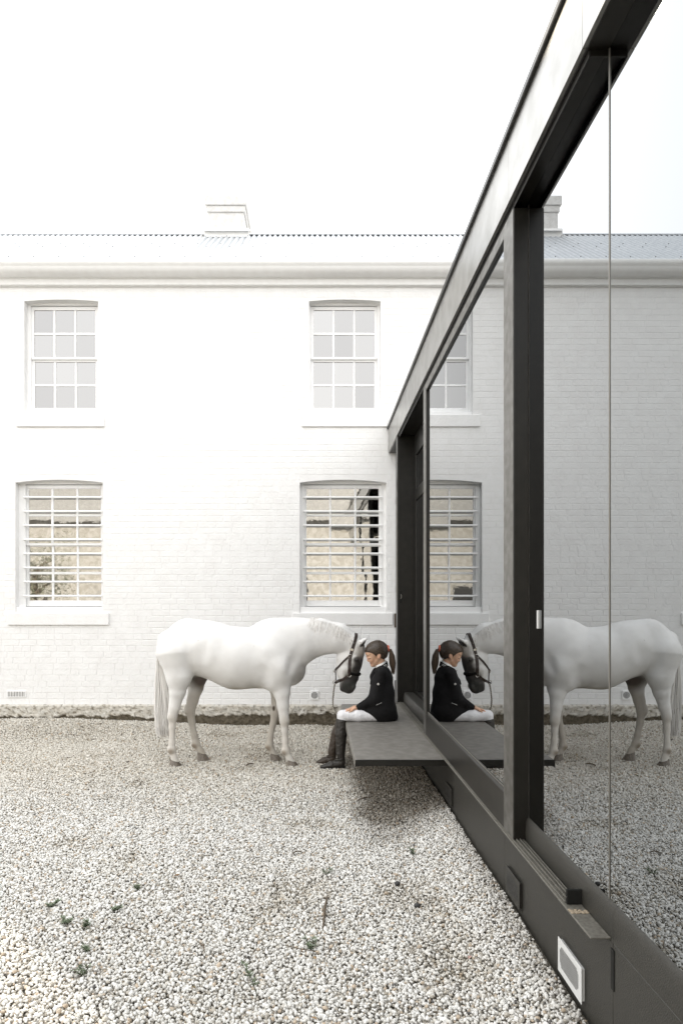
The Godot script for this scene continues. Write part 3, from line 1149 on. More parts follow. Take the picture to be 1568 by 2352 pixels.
	bx.call("pane", GLASS, 0.537, 2.2765, GLASS + 0.008, 3.316, 5.70, M.glass, 0.0, fixed)
	# far end: recessed leaf, jamb, return pane by the brick wall
	var far: MeshInstance3D = bx.call("inner_door", 1.062, 0.52, 5.60, 1.075, 0.565, 7.53, M.black, 0.002)
	bx.call("pane", 1.071, 0.565, 5.60, 1.077, 3.31, 7.42, M.glass, 0.0, far)
	bx.call("stile", 1.060, 0.565, 7.42, 1.085, 3.31, 7.53, M.black, 0.002, far)
	bx.call("rail", 1.060, 2.60, 5.60, 1.0705, 2.72, 7.42, M.black, 0.002, far)
	bx.call("rail", 1.060, 3.08, 5.60, 1.0705, 3.31, 7.42, M.black, 0.002, far)
	var jamb: MeshInstance3D = bx.call("jamb", 0.877, 0.43, 7.53, 1.10, 3.316, 7.66, M.black, 0.003)
	bx.call("lock_plate", 0.899, 1.505, 7.5265, 0.925, 1.635, 7.531, M.rubber, 0.001, jamb)
	var lk := MB.new()
	lk.tube([Vector3(0.912, 1.60, -7.523) + off, Vector3(0.918, 1.585, -7.52) + off, Vector3(0.918, 1.565, -7.52) + off, Vector3(0.911, 1.55, -7.523) + off], [0.003, 0.004, 0.004, 0.003], 6)
	part("latch", lk.done(), M.alu, jamb)
	bx.call("return_pane", GLASS, 0.57, 7.66, GLASS + 0.008, 3.315, 8.43, M.glass, 0.0)
	bx.call("return_base", 0.945, 0.40, 7.662, 1.0, 0.57, 8.428, M.black, 0.002)
	# roof: fascia sheets, cap, soffit, head channel
	var fj := [-3.0, -1.21, -0.337, 0.536, 1.409, 2.282, 3.155, 4.028, 4.901, 5.774, 6.647, 7.52, 8.426]
	for i in fj.size() - 1:
		bx.call("fascia_panel", 0.870, 3.318, fj[i] + 0.0016, 0.885, 3.612, fj[i + 1] - 0.0016, M.fascia, 0.0012)
	bx.call("roof_cap", 0.853, 3.606, -3.0, 1.05, 3.640, 8.436, M.black, 0.004)
	bx.call("soffit", 0.8855, 3.3165, -3.0, 1.25, 3.345, 8.425, M.black, 0.001)
	bx.call("head_channel", 0.8935, 3.292, 2.285, 0.898, 3.3160, 7.53, M.black, 0.0005)
	bx.call("head_stop", 0.8985, 3.296, 2.285, 0.9565, 3.3160, 2.295, M.black, 0.0005)
	bx.call("roof_slab", 0.886, 3.346, -3.0, 6.0, 3.605, 8.40, M.black, 0.0)
	bx.call("rear_wall", 1.2, -0.2, -3.0, 5.9, 3.30, -2.8, M.black, 0.0)
	bx.call("side_wall", 5.7, -0.2, -2.799, 5.9, 3.30, 8.40, M.black, 0.0)
	bx.call("floor", 1.151, -0.2, -2.799, 5.699, 0.40, 8.40, M.black, 0.0)

	# base vents: one white, two painted over
	var vents := [[2.443, 2.68, M.vent_white, "white rectangular air vent"], [3.187, 3.42, M.base, ""], [4.80, 5.035, M.base, ""]]
	for vt in vents:
		var st := MB.new()
		var xa := 0.928
		var y0 := 0.092
		var y1 := 0.221
		st.box(Vector3(xa, y0, -vt[1]) + off, Vector3(xa + 0.003, y1, -vt[0]) + off, 0.001)
		var inset := 0.02
		st.box(Vector3(xa + 0.003, y0 + inset * 0.4, -vt[1] + 0.008) + off, Vector3(0.9428, y1 - inset * 0.4, -vt[0] - 0.008) + off)
		var plate := part("base_vent", st.done(), vt[2], pav)
		var g := MB.new()
		var a: float = vt[0] + 0.026
		var b: float = vt[1] - 0.022
		var ya := 0.118
		var yb := 0.198
		var n := 24
		for i in n:
			var t0 := lerpf(a, b, (i + 0.18) / n)
			var t1 := lerpf(a, b, (i + 0.82) / n)
			var mid := (t0 + t1) * 0.5
			var cut := 0.0
			var edge := minf(mid - a, b - mid)
			if edge < 0.022: cut = 0.022 - sqrt(maxf(0.0, 0.022 * 0.022 - pow(0.022 - edge, 2)))
			for j in 11:
				var h0 := lerpf(ya, yb, (j + 0.12) / 11.0)
				var h1 := lerpf(ya, yb, (j + 0.88) / 11.0)
				if h0 < ya + cut or h1 > yb - cut: continue
				g.quad(Vector3(xa - 0.0006, h0, -t0) + off, Vector3(xa - 0.0006, h1, -t0) + off, Vector3(xa - 0.0006, h1, -t1) + off, Vector3(xa - 0.0006, h0, -t1) + off, Vector3.LEFT)
		part("grille", g.done(), M.dark_opening, plate)

func bench() -> void:
	var b := thing("floating_bench", "low dark grey folded metal bench fixed to the pavilion under the girl", "bench", Vector3(0.6, SLAB, -6.1))
	var off := -b.position
	var x0 := 0.267
	var n0 := 4.805
	var n1 := 7.466
	var st := MB.new()
	# the sheet rolls over its outer edge and turns down
	var prof := []
	for i in 9:
		var a := PI * 0.5 * i / 8.0
		prof.append(Vector2(x0 + 0.012 - 0.012 * cos(a), SLAB - 0.012 + 0.012 * sin(a)))
	prof.push_front(Vector2(x0, SLAB - 0.058))
	prof.append(Vector2(0.60, SLAB))
	prof.append(Vector2(0.9425, SLAB))
	st.sweep_z(prof, n0 + 0.004, n1, true)
	for k in st.v.size(): st.v[k] += off
	part("seat_plate", st.done(), M.zinc, b)
	for e in [[n0, n0 + 0.004], [n1, n1 + 0.004]]:
		var fr := MB.new()
		fr.box(Vector3(x0 + 0.003, SLAB - 0.044, -e[1]) + off, Vector3(0.9425, SLAB - 0.002, -e[0]) + off, 0.0015)
		part("end_plate", fr.done(), M.black, b)
	var un := MB.new()
	un.box(Vector3(x0 + 0.02, SLAB - 0.04, -n1 + 0.01) + off, Vector3(0.9425, SLAB - 0.01, -n0 - 0.01) + off)
	part("underframe", un.done(), M.black, b)

func opposite_house() -> void:
	var h := thing("rendered_house", "cream rendered house with corrugated roof mirrored in the ground floor windows", "house", Vector3(-3, 0, 9.0))
	var off := -h.position
	var st := MB.new()
	st.box(Vector3(-19.0, -0.2, 9.0) + off, Vector3(7.0, 4.6, 9.3) + off)
	part("wall", st.done(), M.render, h)
	var ro := MB.new()
	var pitch := 0.0762
	var x := -19.3
	while x < 7.3:
		for i in 4:
			var a := x + pitch * i / 4.0
			var b := x + pitch * (i + 1) / 4.0
			var ya := 0.0085 * sin(TAU * a / pitch)
			var yb := 0.0085 * sin(TAU * b / pitch)
			ro.quad(Vector3(a, 4.55 + ya, 8.7) + off, Vector3(b, 4.55 + yb, 8.7) + off, Vector3(b, 6.5 + yb, 11.6) + off, Vector3(a, 6.5 + ya, 11.6) + off, Vector3(0, 1, -1))
		x += pitch
	part("roof", ro.done(), M.old_roof, h)
	for w in [[-7.6, 1.0, 1.3, 2.6], [-4.4, 0.9, 0.0, 2.3], [-1.5, 1.0, 1.3, 2.6]]:
		var g := MB.new()
		g.box(Vector3(w[0], w[2], 8.96) + off, Vector3(w[0] + w[1], w[3], 8.998) + off, 0.01)
		part("door" if w[2] == 0.0 else "window", g.done(), M.dark_opening, h)

func tree() -> void:
	var o := thing("tree", "loose olive leaved tree mirrored in the lower left window", "tree", Vector3(-9.4, 0, 5.6))
	var r := RandomNumberGenerator.new()
	r.seed = 12
	var st := MB.new()
	var tips := []
	st.tube([Vector3(0, -0.1, 0), Vector3(0.05, 1.0, 0.02), Vector3(-0.04, 2.0, 0.0), Vector3(0.03, 2.9, 0.05)], [0.13, 0.10, 0.08, 0.05], 9)
	for i in 16:
		var a := TAU * i / 16.0 + r.randf() * 0.5
		var h := r.randf_range(1.2, 2.8)
		var l := r.randf_range(0.8, 1.7)
		var e := Vector3(cos(a) * l, h + r.randf_range(0.3, 1.4), sin(a) * l)
		st.tube([Vector3(0, h, 0), Vector3(cos(a) * l * 0.5, h + 0.4, sin(a) * l * 0.5), e], [0.045, 0.03, 0.012], 6)
		tips.append(e)
		tips.append(Vector3(cos(a) * l * 0.55, h + 0.5, sin(a) * l * 0.55))
	var trunk := part("trunk", st.done(), mat("tree_bark", lin(0.16, 0.13, 0.10), 0.9), o)
	var lf := MB.new()
	for t in tips:
		for k in 130:
			var p: Vector3 = t + Vector3(r.randfn(), r.randfn() * 0.8, r.randfn()) * 0.30
			var d := Vector3(r.randfn(), r.randfn() - 0.3, r.randfn()).normalized() * 0.05
			var s := d.cross(Vector3(r.randfn(), r.randfn(), r.randfn())).normalized() * 0.018
			lf.col = Color(0.16, 0.17, 0.12).lerp(Color(0.28, 0.28, 0.21), r.randf())
			lf.quad(p - d, p + s, p + d, p - s, Vector3.UP)
	var lm := mat("tree_leaf", Color.WHITE, 0.6, 0.4)
	lm.vertex_color_use_as_albedo = true
	part("crown", lf.done(true), lm, o)

# ------------------------------------------------------------------ horse
const HORSE := 6.56

func ha(x: float, y: float, dz := 0.0) -> Vector3:      # points of the hind half, dz towards the camera
	return at(343.0 + 0.208333 * x, 1388.3 + 0.208333 * y, HORSE) + Vector3(0, 0, dz)

func hb(x: float, y: float, dz := 0.0) -> Vector3:      # points of the front half
	return at(588.0 + 0.208333 * x, 1388.3 + 0.208333 * y, HORSE) + Vector3(0, 0, dz)

func side_of(f: Field, p: Vector3, sgn: float) -> float:
	# how far from the middle plane the surface lies at this x and y
	var z := 0.32
	while z > 0.0:
		if f.value(Vector3(p.x, p.y, -HORSE + sgn * z)) < 0.0:
			return z
		z -= 0.003
	return 0.0

func horse_field() -> Field:
	var f := Field.new(Vector3(-1.56, 0.02, -HORSE - 0.30), Vector3(0.52, 1.43, -HORSE + 0.30), 0.0095)
	# trunk
	f.bone(ha(450, 425), 0.215, ha(700, 480), 0.240, 0.06, 1.02)
	f.bone(ha(650, 512), 0.252, ha(960, 592), 0.280, 0.06, 1.04)
	f.bone(ha(960, 592), 0.280, ha(1290, 590), 0.288, 0.06, 1.16)
	f.bone(ha(1290, 360), 0.150, ha(1490, 330), 0.125, 0.07, 1.5)
	f.bone(ha(420, 330), 0.135, ha(640, 340), 0.115, 0.06, 1.0)
	f.bone(ha(390, 385), 0.165, ha(305, 440), 0.152, 0.04)
	f.bone(ha(305, 440), 0.152, ha(295, 545), 0.160, 0.04)
	f.bone(ha(160, 380), 0.050, ha(112, 540), 0.032, 0.06)
	# shoulders and chest
	for s in [1.0, -1.0]:
		f.bone(hb(250, 420, 0.06 * s), 0.12, hb(270, 690, 0.115 * s), 0.125, 0.08, 1.15)
		f.bone(hb(270, 690, 0.115 * s), 0.125, hb(190, 840, 0.115 * s), 0.085, 0.06)
	f.bone(hb(330, 560), 0.20, hb(362, 715), 0.158, 0.07, 1.15)
	# neck
	f.bone(hb(250, 440), 0.245, hb(480, 400), 0.205, 0.08, 1.5)
	f.bone(hb(480, 400), 0.205, hb(700, 358), 0.165, 0.06, 1.75)
	f.bone(hb(700, 358), 0.165, hb(900, 372), 0.136, 0.05, 1.75)
	f.bone(hb(900, 372), 0.136, hb(1030, 425), 0.105, 0.05, 1.5)
	# head
	f.bone(hb(1060, 430), 0.078, hb(1100, 500), 0.078, 0.04, 1.0)
	f.bone(hb(1098, 490), 0.083, hb(1060, 640), 0.092, 0.03, 1.12)
	f.bone(hb(1090, 560), 0.066, hb(1065, 800), 0.058, 0.03, 1.12)
	f.bone(hb(1005, 620), 0.107, hb(985, 740), 0.082, 0.03, 1.55)
	f.bone(hb(1010, 720), 0.098, hb(1010, 860), 0.072, 0.03, 1.35)
	f.bone(hb(1018, 870), 0.070, hb(1020, 915), 0.059, 0.02, 1.12)
	f.bone(hb(960, 905), 0.033, hb(957, 928), 0.030, 0.02, 0.9)
	for s in [1.0, -1.0]:
		f.bone(hb(1120, 455, 0.045 * s), 0.030, hb(1165, 415, 0.058 * s), 0.026, 0.02)
		f.bone(hb(1165, 415, 0.058 * s), 0.024, hb(1226, 364, 0.055 * s), 0.005, 0.01)
		f.egg(hb(1200, 398, 0.072 * s), Vector3(0.045, 0.007, 0.012), 0.72, 0.006, true)
		f.egg(hb(1105, 600, 0.077 * s), Vector3(0.034, 0.018, 0.018), -0.9, 0.03)
		f.egg(hb(1066, 915, 0.066 * s), Vector3(0.010, 0.019, 0.018), -0.5, 0.006, true)
		f.egg(hb(1072, 905, 0.040 * s), Vector3(0.022, 0.030, 0.022), -0.3, 0.02)
		f.bone(hb(985, 700, 0.058 * s), 0.012, hb(1075, 690, 0.070 * s), 0.012, 0.03)
	f.bone(hb(930, 948, -0.06), 0.004, hb(1000, 985, 0.0), 0.003, 0.004)
	# hind legs
	var hind := func(dz: float, pts: Array):
		for i in pts.size() - 1:
			var a: Array = pts[i]
			var b: Array = pts[i + 1]
			f.bone(ha(a[0], a[1], dz * a[3]), a[2] * (1.0 if i < 1 else 0.94), ha(b[0], b[1], dz * b[3]), b[2] * 0.94, 0.05 if i < 2 else 0.02, 1.0 if i < 2 else 1.15)
	hind.call(0.115, [[330, 540, 0.188, 0.75], [352, 770, 0.122, 0.95], [338, 940, 0.080, 1.0], [306, 1110, 0.054, 1.0], [284, 1225, 0.042, 1.0], [281, 1330, 0.030, 1.0], [277, 1500, 0.029, 1.0], [276, 1570, 0.037, 1.0], [300, 1650, 0.029, 1.0], [312, 1700, 0.038, 1.0]])
	hind.call(-0.110, [[390, 550, 0.188, 0.75], [490, 780, 0.118, 0.9], [490, 930, 0.076, 1.0], [455, 1080, 0.056, 1.0], [430, 1200, 0.046, 1.0], [446, 1320, 0.033, 1.0], [474, 1460, 0.031, 1.0], [493, 1560, 0.038, 1.0], [538, 1630, 0.030, 1.0], [560, 1680, 0.038, 1.0]])
	f.bone(ha(262, 1160, 0.115), 0.018, ha(262, 1215, 0.115), 0.022, 0.03)
	f.bone(ha(388, 1150, -0.110), 0.018, ha(392, 1200, -0.110), 0.022, 0.03)
	f.bone(ha(250, 1580, 0.115), 0.016, ha(262, 1600, 0.115), 0.014, 0.02)
	f.bone(ha(465, 1575, -0.11), 0.016, ha(480, 1595, -0.11), 0.014, 0.02)
	# forelegs
	var fore := func(dz: float, pts: Array):
		for i in pts.size() - 1:
			var a: Array = pts[i]
			var b: Array = pts[i + 1]
			f.bone(hb(a[0], a[1], dz), a[2] * (1.0 if i < 1 else 0.94), hb(b[0], b[1], dz), b[2] * 0.94, 0.05 if i < 1 else 0.02, 1.15)
	fore.call(0.105, [[270, 800, 0.110], [290, 950, 0.082], [303, 1100, 0.058], [318, 1265, 0.046], [322, 1370, 0.031], [327, 1480, 0.029], [333, 1590, 0.037], [367, 1660, 0.029], [392, 1710, 0.039]])
	fore.call(-0.105, [[240, 800, 0.105], [228, 950, 0.076], [222, 1080, 0.054], [203, 1225, 0.045], [178, 1350, 0.031], [150, 1480, 0.030], [143, 1580, 0.038], [172, 1640, 0.029], [192, 1690, 0.039]])
	f.bone(hb(305, 1590, 0.105), 0.018, hb(315, 1610, 0.105), 0.014, 0.02)
	f.bone(hb(112, 1590, -0.105), 0.018, hb(124, 1608, -0.105), 0.014, 0.02)
	# hollows: flank, behind the elbow, loin
	for s in [1.0, -1.0]:
		f.egg(ha(600, 560, 0.285 * s), Vector3(0.06, 0.13, 0.04), -0.3, 0.06, true)
		f.egg(hb(110, 790, 0.275 * s), Vector3(0.05, 0.10, 0.045), 0.2, 0.06, true)
		f.egg(hb(470, 560, 0.215 * s), Vector3(0.05, 0.16, 0.05), -0.45, 0.06, true)
	return f

func horse() -> void:
	var f := horse_field()
	var patch := FastNoiseLite.new()
	patch.seed = 5
	patch.frequency = 7.0
	patch.fractal_octaves = 4
	var fleck := FastNoiseLite.new()
	fleck.seed = 6
	fleck.frequency = 70.0
	var paint := func(p: Vector3, _n: Vector3) -> Color:
		var x := (p.x + 0.56557) / 0.00085381
		var y := (1.4906 - p.y) / 0.00085381
		var k := patch.get_noise_3d(p.x, p.y, p.z)
		var c := Color(0.78, 0.77, 0.752).lerp(Color(0.68, 0.665, 0.64), clampf(0.35 + k * 0.9, 0.0, 1.0) * 0.55)
		for g in [[-595.0, 640.0, 110.0, 0.30], [100.0, 840.0, 110.0, 0.35], [-20.0, 900.0, 120.0, 0.35], [-250.0, 915.0, 130.0, 0.30], [330.0, 480.0, 120.0, 0.14], [-760.0, 300.0, 150.0, 0.12], [150.0, 520.0, 90.0, 0.12], [-860.0, 700.0, 140.0, 0.14], [640.0, 560.0, 120.0, 0.15], [-400.0, 300.0, 160.0, 0.10]]:  # grey patches paint muscle shading into the coat
			c = c.lerp(Color(0.36, 0.345, 0.32), smoothstep(g[2], g[2] * 0.15, Vector2(x - g[0], y - g[1]).length()) * g[3] * (1.0 + 0.6 * k))
		if x < 800.0:
			var leg := smoothstep(980.0, 1350.0, y)
			c = c.lerp(Color(0.58, 0.54, 0.48), leg * (0.75 + 0.3 * k))
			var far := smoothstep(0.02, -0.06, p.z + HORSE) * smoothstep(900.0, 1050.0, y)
			c = c.lerp(Color(0.42, 0.385, 0.335), far * 0.8)  # far legs painted darker, as if in shade
			for spot in [[268.0 - 1176.0, 1590.0], [470.0 - 1176.0, 1590.0], [310.0, 1610.0], [118.0, 1610.0]]:
				var d := Vector2(x - spot[0], y - spot[1]).length()
				c = c.lerp(Color(0.22, 0.17, 0.12), smoothstep(60.0, 10.0, d) * 0.75)
			for spot in [[318.0, 1270.0], [200.0, 1235.0], [285.0 - 1176.0, 1225.0], [430.0 - 1176.0, 1210.0]]:
				var d := Vector2(x - spot[0], y - spot[1]).length()
				c = c.lerp(Color(0.40, 0.36, 0.31), smoothstep(75.0, 20.0, d) * 0.4)
			var ch := Vector2((x - 190.0) / 0.55, y - 1160.0).length()
			if p.z < -HORSE: c = c.lerp(Color(0.07, 0.05, 0.035), smoothstep(34.0, 22.0, ch))
			# groin and inner thigh: dark skin, deepened with painted shade
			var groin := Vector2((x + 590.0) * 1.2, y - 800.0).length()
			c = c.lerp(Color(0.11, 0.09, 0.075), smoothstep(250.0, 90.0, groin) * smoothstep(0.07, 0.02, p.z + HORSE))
			c = c.lerp(Color(0.30, 0.28, 0.25), smoothstep(150.0, 40.0, Vector2(x - 520.0, (y - 770.0) * 0.8).length()) * 0.7)  # chest crease: grey skin with shade painted in
			c = c.lerp(Color(0.42, 0.36, 0.27), smoothstep(880.0, 925.0, y) * smoothstep(-700.0, -480.0, x) * smoothstep(180.0, 0.0, x) * 0.6)  # belly line: brownish skin with shade painted in
		if x > 800.0:
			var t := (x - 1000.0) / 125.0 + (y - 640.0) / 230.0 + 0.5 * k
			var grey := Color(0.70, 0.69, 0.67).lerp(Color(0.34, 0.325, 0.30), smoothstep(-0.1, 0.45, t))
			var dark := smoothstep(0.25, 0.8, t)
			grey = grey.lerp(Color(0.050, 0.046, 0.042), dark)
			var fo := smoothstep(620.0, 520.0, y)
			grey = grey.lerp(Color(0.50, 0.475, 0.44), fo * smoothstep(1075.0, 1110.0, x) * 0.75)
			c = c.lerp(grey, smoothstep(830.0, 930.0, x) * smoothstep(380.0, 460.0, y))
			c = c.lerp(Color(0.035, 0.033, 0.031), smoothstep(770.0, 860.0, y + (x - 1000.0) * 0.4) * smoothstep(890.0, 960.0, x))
			# dark rims of the eyes and the inside of the ears
			var eye := Vector2(x - 1103.0, y - 606.0).length()
			c = c.lerp(Color(0.05, 0.045, 0.04), smoothstep(52.0, 22.0, eye))
			var ear := (y - 440.0) + (x - 1130.0) * 0.72
			if y < 460.0 and x > 1130.0:
				c = c.lerp(Color(0.055, 0.05, 0.045), smoothstep(0.0, 12.0, ear) * smoothstep(1128.0, 1145.0, x))
		var fl := fleck.get_noise_3d(p.x, p.y, p.z)
		if fl > 0.72 and y < 900.0: c = c.lerp(Color(0.3, 0.27, 0.23), 0.45)
		return c
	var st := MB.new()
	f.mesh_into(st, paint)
	var h := thing("horse", "white grey horse with dark muzzle lowering its head to the girl", "horse", Vector3(-0.7, 0, -HORSE))
	var off := -h.position
	for k in st.v.size(): st.v[k] += off
	var coat := mat("horse_coat", Color.WHITE, 0.55, 0.35)
	coat.vertex_color_use_as_albedo = true
	coat.rim_enabled = true
	coat.rim = 0.25
	textured(coat, null, 6.0, M.fine, 0.06, false)
	part("body", st.done(true), coat, h)
	# hooves
	var hoof_mat := textured(mat("horn", Color.WHITE, 0.5, 0.5), noise_tex(256, 0.05, 3, Color(0.30, 0.27, 0.235), Color(0.47, 0.43, 0.38), 91), 5.0)
	for q in [[ha(300, 1688, 0.115), ha(316, 1742, 0.115)], [ha(552, 1662, -0.11), ha(574, 1722, -0.11)], [hb(392, 1692, 0.105), hb(418, 1766, 0.105)], [hb(192, 1672, -0.105), hb(212, 1735, -0.105)]]:
		var hm := MB.new()
		var top: Vector3 = q[0]
		var bot: Vector3 = q[1]
		bot.y = minf(bot.y, 0.002)
		var rings := []
		for t in [0.0, 0.12, 1.0]:
			var ring := []
			var c := top.lerp(bot, t)
			for j in 16:
				var a := TAU * j / 16.0
				var rx := lerpf(0.041, 0.063, t) * (1.05 if t == 0.12 else 1.0)
				var rz := lerpf(0.039, 0.056, t) * (1.05 if t == 0.12 else 1.0)
				var sx := cos(a)
				if sx < 0.0: sx *= 0.86
				ring.append(Vector3(c.x + sx * rx, c.y + (-sx * 0.012 if t < 0.5 else 0.0), c.z + sin(a) * rz))
			rings.append(ring)
		for i in 2:
			for j in 16:
				var k := (j + 1) % 16
				var o1: Vector3 = rings[i][j] - top.lerp(bot, 0.5)
				var o2: Vector3 = rings[i][k] - top.lerp(bot, 0.5)
				o1.y = 0.03
				o2.y = 0.03
				hm.tri(rings[i][j] + off, rings[i + 1][j] + off, rings[i + 1][k] + off, o1.normalized(), o1.normalized(), o2.normalized())
				hm.tri(rings[i][j] + off, rings[i + 1][k] + off, rings[i][k] + off, o1.normalized(), o2.normalized(), o2.normalized())
		for j in 16:
			hm.flat3(top + off, rings[0][j] + off, rings[0][(j + 1) % 16] + off, Vector3.UP)
		part("hoof", hm.done(), hoof_mat, h)
	for s in [1.0, -1.0]:
		var em := MB.new()
		em.ball(hb(1104, 608, 0.0) + Vector3(0, 0, s * 0.087) + off, Vector3(0.017, 0.013, 0.012))
		part("eye", em.done(), mat("dark_eye", lin(0.012, 0.009, 0.007), 0.2, 0.4), h)
	var hair := mat("horse_hair", Color.WHITE, 0.6, 0.4)
	hair.vertex_color_use_as_albedo = true
	var r := RandomNumberGenerator.new()
	r.seed = 18
	# tail: many strands falling from the dock
	var tl := MB.new()
	for i in 750:
		var a := r.randf()
		var b := r.randfn(0.0, 0.4)
		var w := clampf(a + r.randfn(0.0, 0.06), 0.0, 1.0)
		var z := clampf(b, -1.0, 1.0)
		var endy := r.randf_range(1385.0, 1470.0) - (r.randf_range(0, 260) if r.randf() < 0.25 else 0.0)
		var pts := [ha(lerpf(90, 128, a), lerpf(500, 600, a), 0.022 * z), ha(lerpf(74, 160, w), 720, 0.030 * z), ha(lerpf(66, 200, w), 900, 0.044 * z), ha(lerpf(64, 230, w) + r.randf_range(-6, 6), 1120, 0.052 * z), ha(lerpf(72, 232, w) + r.randf_range(-8, 8), lerpf(1120, endy, 0.6), 0.054 * z), ha(lerpf(84, 228, w) + r.randf_range(-12, 12), endy, 0.054 * z + r.randf_range(-0.01, 0.01))]
		for k in pts.size(): pts[k] += off
		var c := Color(0.90, 0.885, 0.86).lerp(Color(0.78, 0.75, 0.71), r.randf())
		if r.randf() < 0.04 + 0.12 * w: c = Color(0.33, 0.29, 0.25)
		tl.col = c
		var rad := r.randf_range(0.0014, 0.0030)
		tl.tube(pts, [rad, rad * 1.2, rad * 1.2, rad * 1.1, rad, rad * 0.25], 4)
	part("tail", tl.done(true), hair, h)
	# mane: locks over both sides of the crest
	var mn := MB.new()
	var crest := [hb(600, 142), hb(650, 145), hb(700, 150), hb(850, 186), hb(960, 232), hb(1040, 300), hb(1085, 352), hb(1112, 392)]
	var lock := FastNoiseLite.new()
	lock.seed = 77
	lock.frequency = 1.0
	for i in 1700:
		var t := r.randf() * (crest.size() - 1.001)
		var k := int(t)
		var p: Vector3 = crest[k].lerp(crest[k + 1], t - k)
		var s := 1.0 if r.randf() < 0.62 else -1.0
		var ln := lock.get_noise_2d(t * 9.0, s * 5.0)
		var length := r.randf_range(0.08, 0.15) * (0.7 if t < 1.0 else 1.0) * (1.0 + 0.35 * ln)
		var lean := -0.30 + 0.55 * ln + r.randf_range(-0.06, 0.06) + (0.15 if t > 4.5 else 0.0)
		var pts := [Vector3(p.x, p.y + r.randf_range(-0.006, 0.002), p.z + s * r.randf_range(0.0, 0.010))]
		for q in [0.25, 0.5, 0.75, 1.0]:
			var d := p + Vector3(lean * length * q, -length * q, 0)
			var z := maxf(side_of(f, d, s), 0.010) + lerpf(0.007, 0.002, q) * r.randf()
			pts.append(Vector3(d.x, d.y, -HORSE + s * z))
		for q in pts.size(): pts[q] += off
		var c := Color(0.80, 0.785, 0.76).lerp(Color(0.66, 0.635, 0.60), r.randf())
		if ln > 0.25 and r.randf() < 0.30: c = Color(0.34, 0.31, 0.28)
		mn.col = c
		var rad := r.randf_range(0.0010, 0.0020)
		mn.tube(pts, [rad, rad * 1.1, rad, rad * 0.8, rad * 0.2], 4)
	part("mane", mn.done(true), hair, h)
	var fk := MB.new()
	for i in 120:
		var a := r.randf()
		var p0 := hb(lerpf(1128, 1165, a), lerpf(405, 425, a), r.randf_range(-0.03, 0.03))
		var p1 := hb(lerpf(1150, 1196, a), lerpf(470, 460, a), r.randf_range(-0.035, 0.035))
		var p2 := hb(lerpf(1150, 1192, a), r.randf_range(520, 575), r.randf_range(-0.04, 0.04))
		var pts := [p0, p1, p2]
		for q in 3:
			var s := 1.0 if pts[q].z > -HORSE else -1.0
			var z := side_of(f, pts[q], s)
			if z > 0.0: pts[q].z = -HORSE + s * (z + 0.003)
			pts[q] += off
		fk.col = Color(0.55, 0.52, 0.48).lerp(Color(0.28, 0.25, 0.22), r.randf())
		fk.tube(pts, [0.0018, 0.0018, 0.0006], 4)
	part("forelock", fk.done(true), hair, h)
	halter(f)

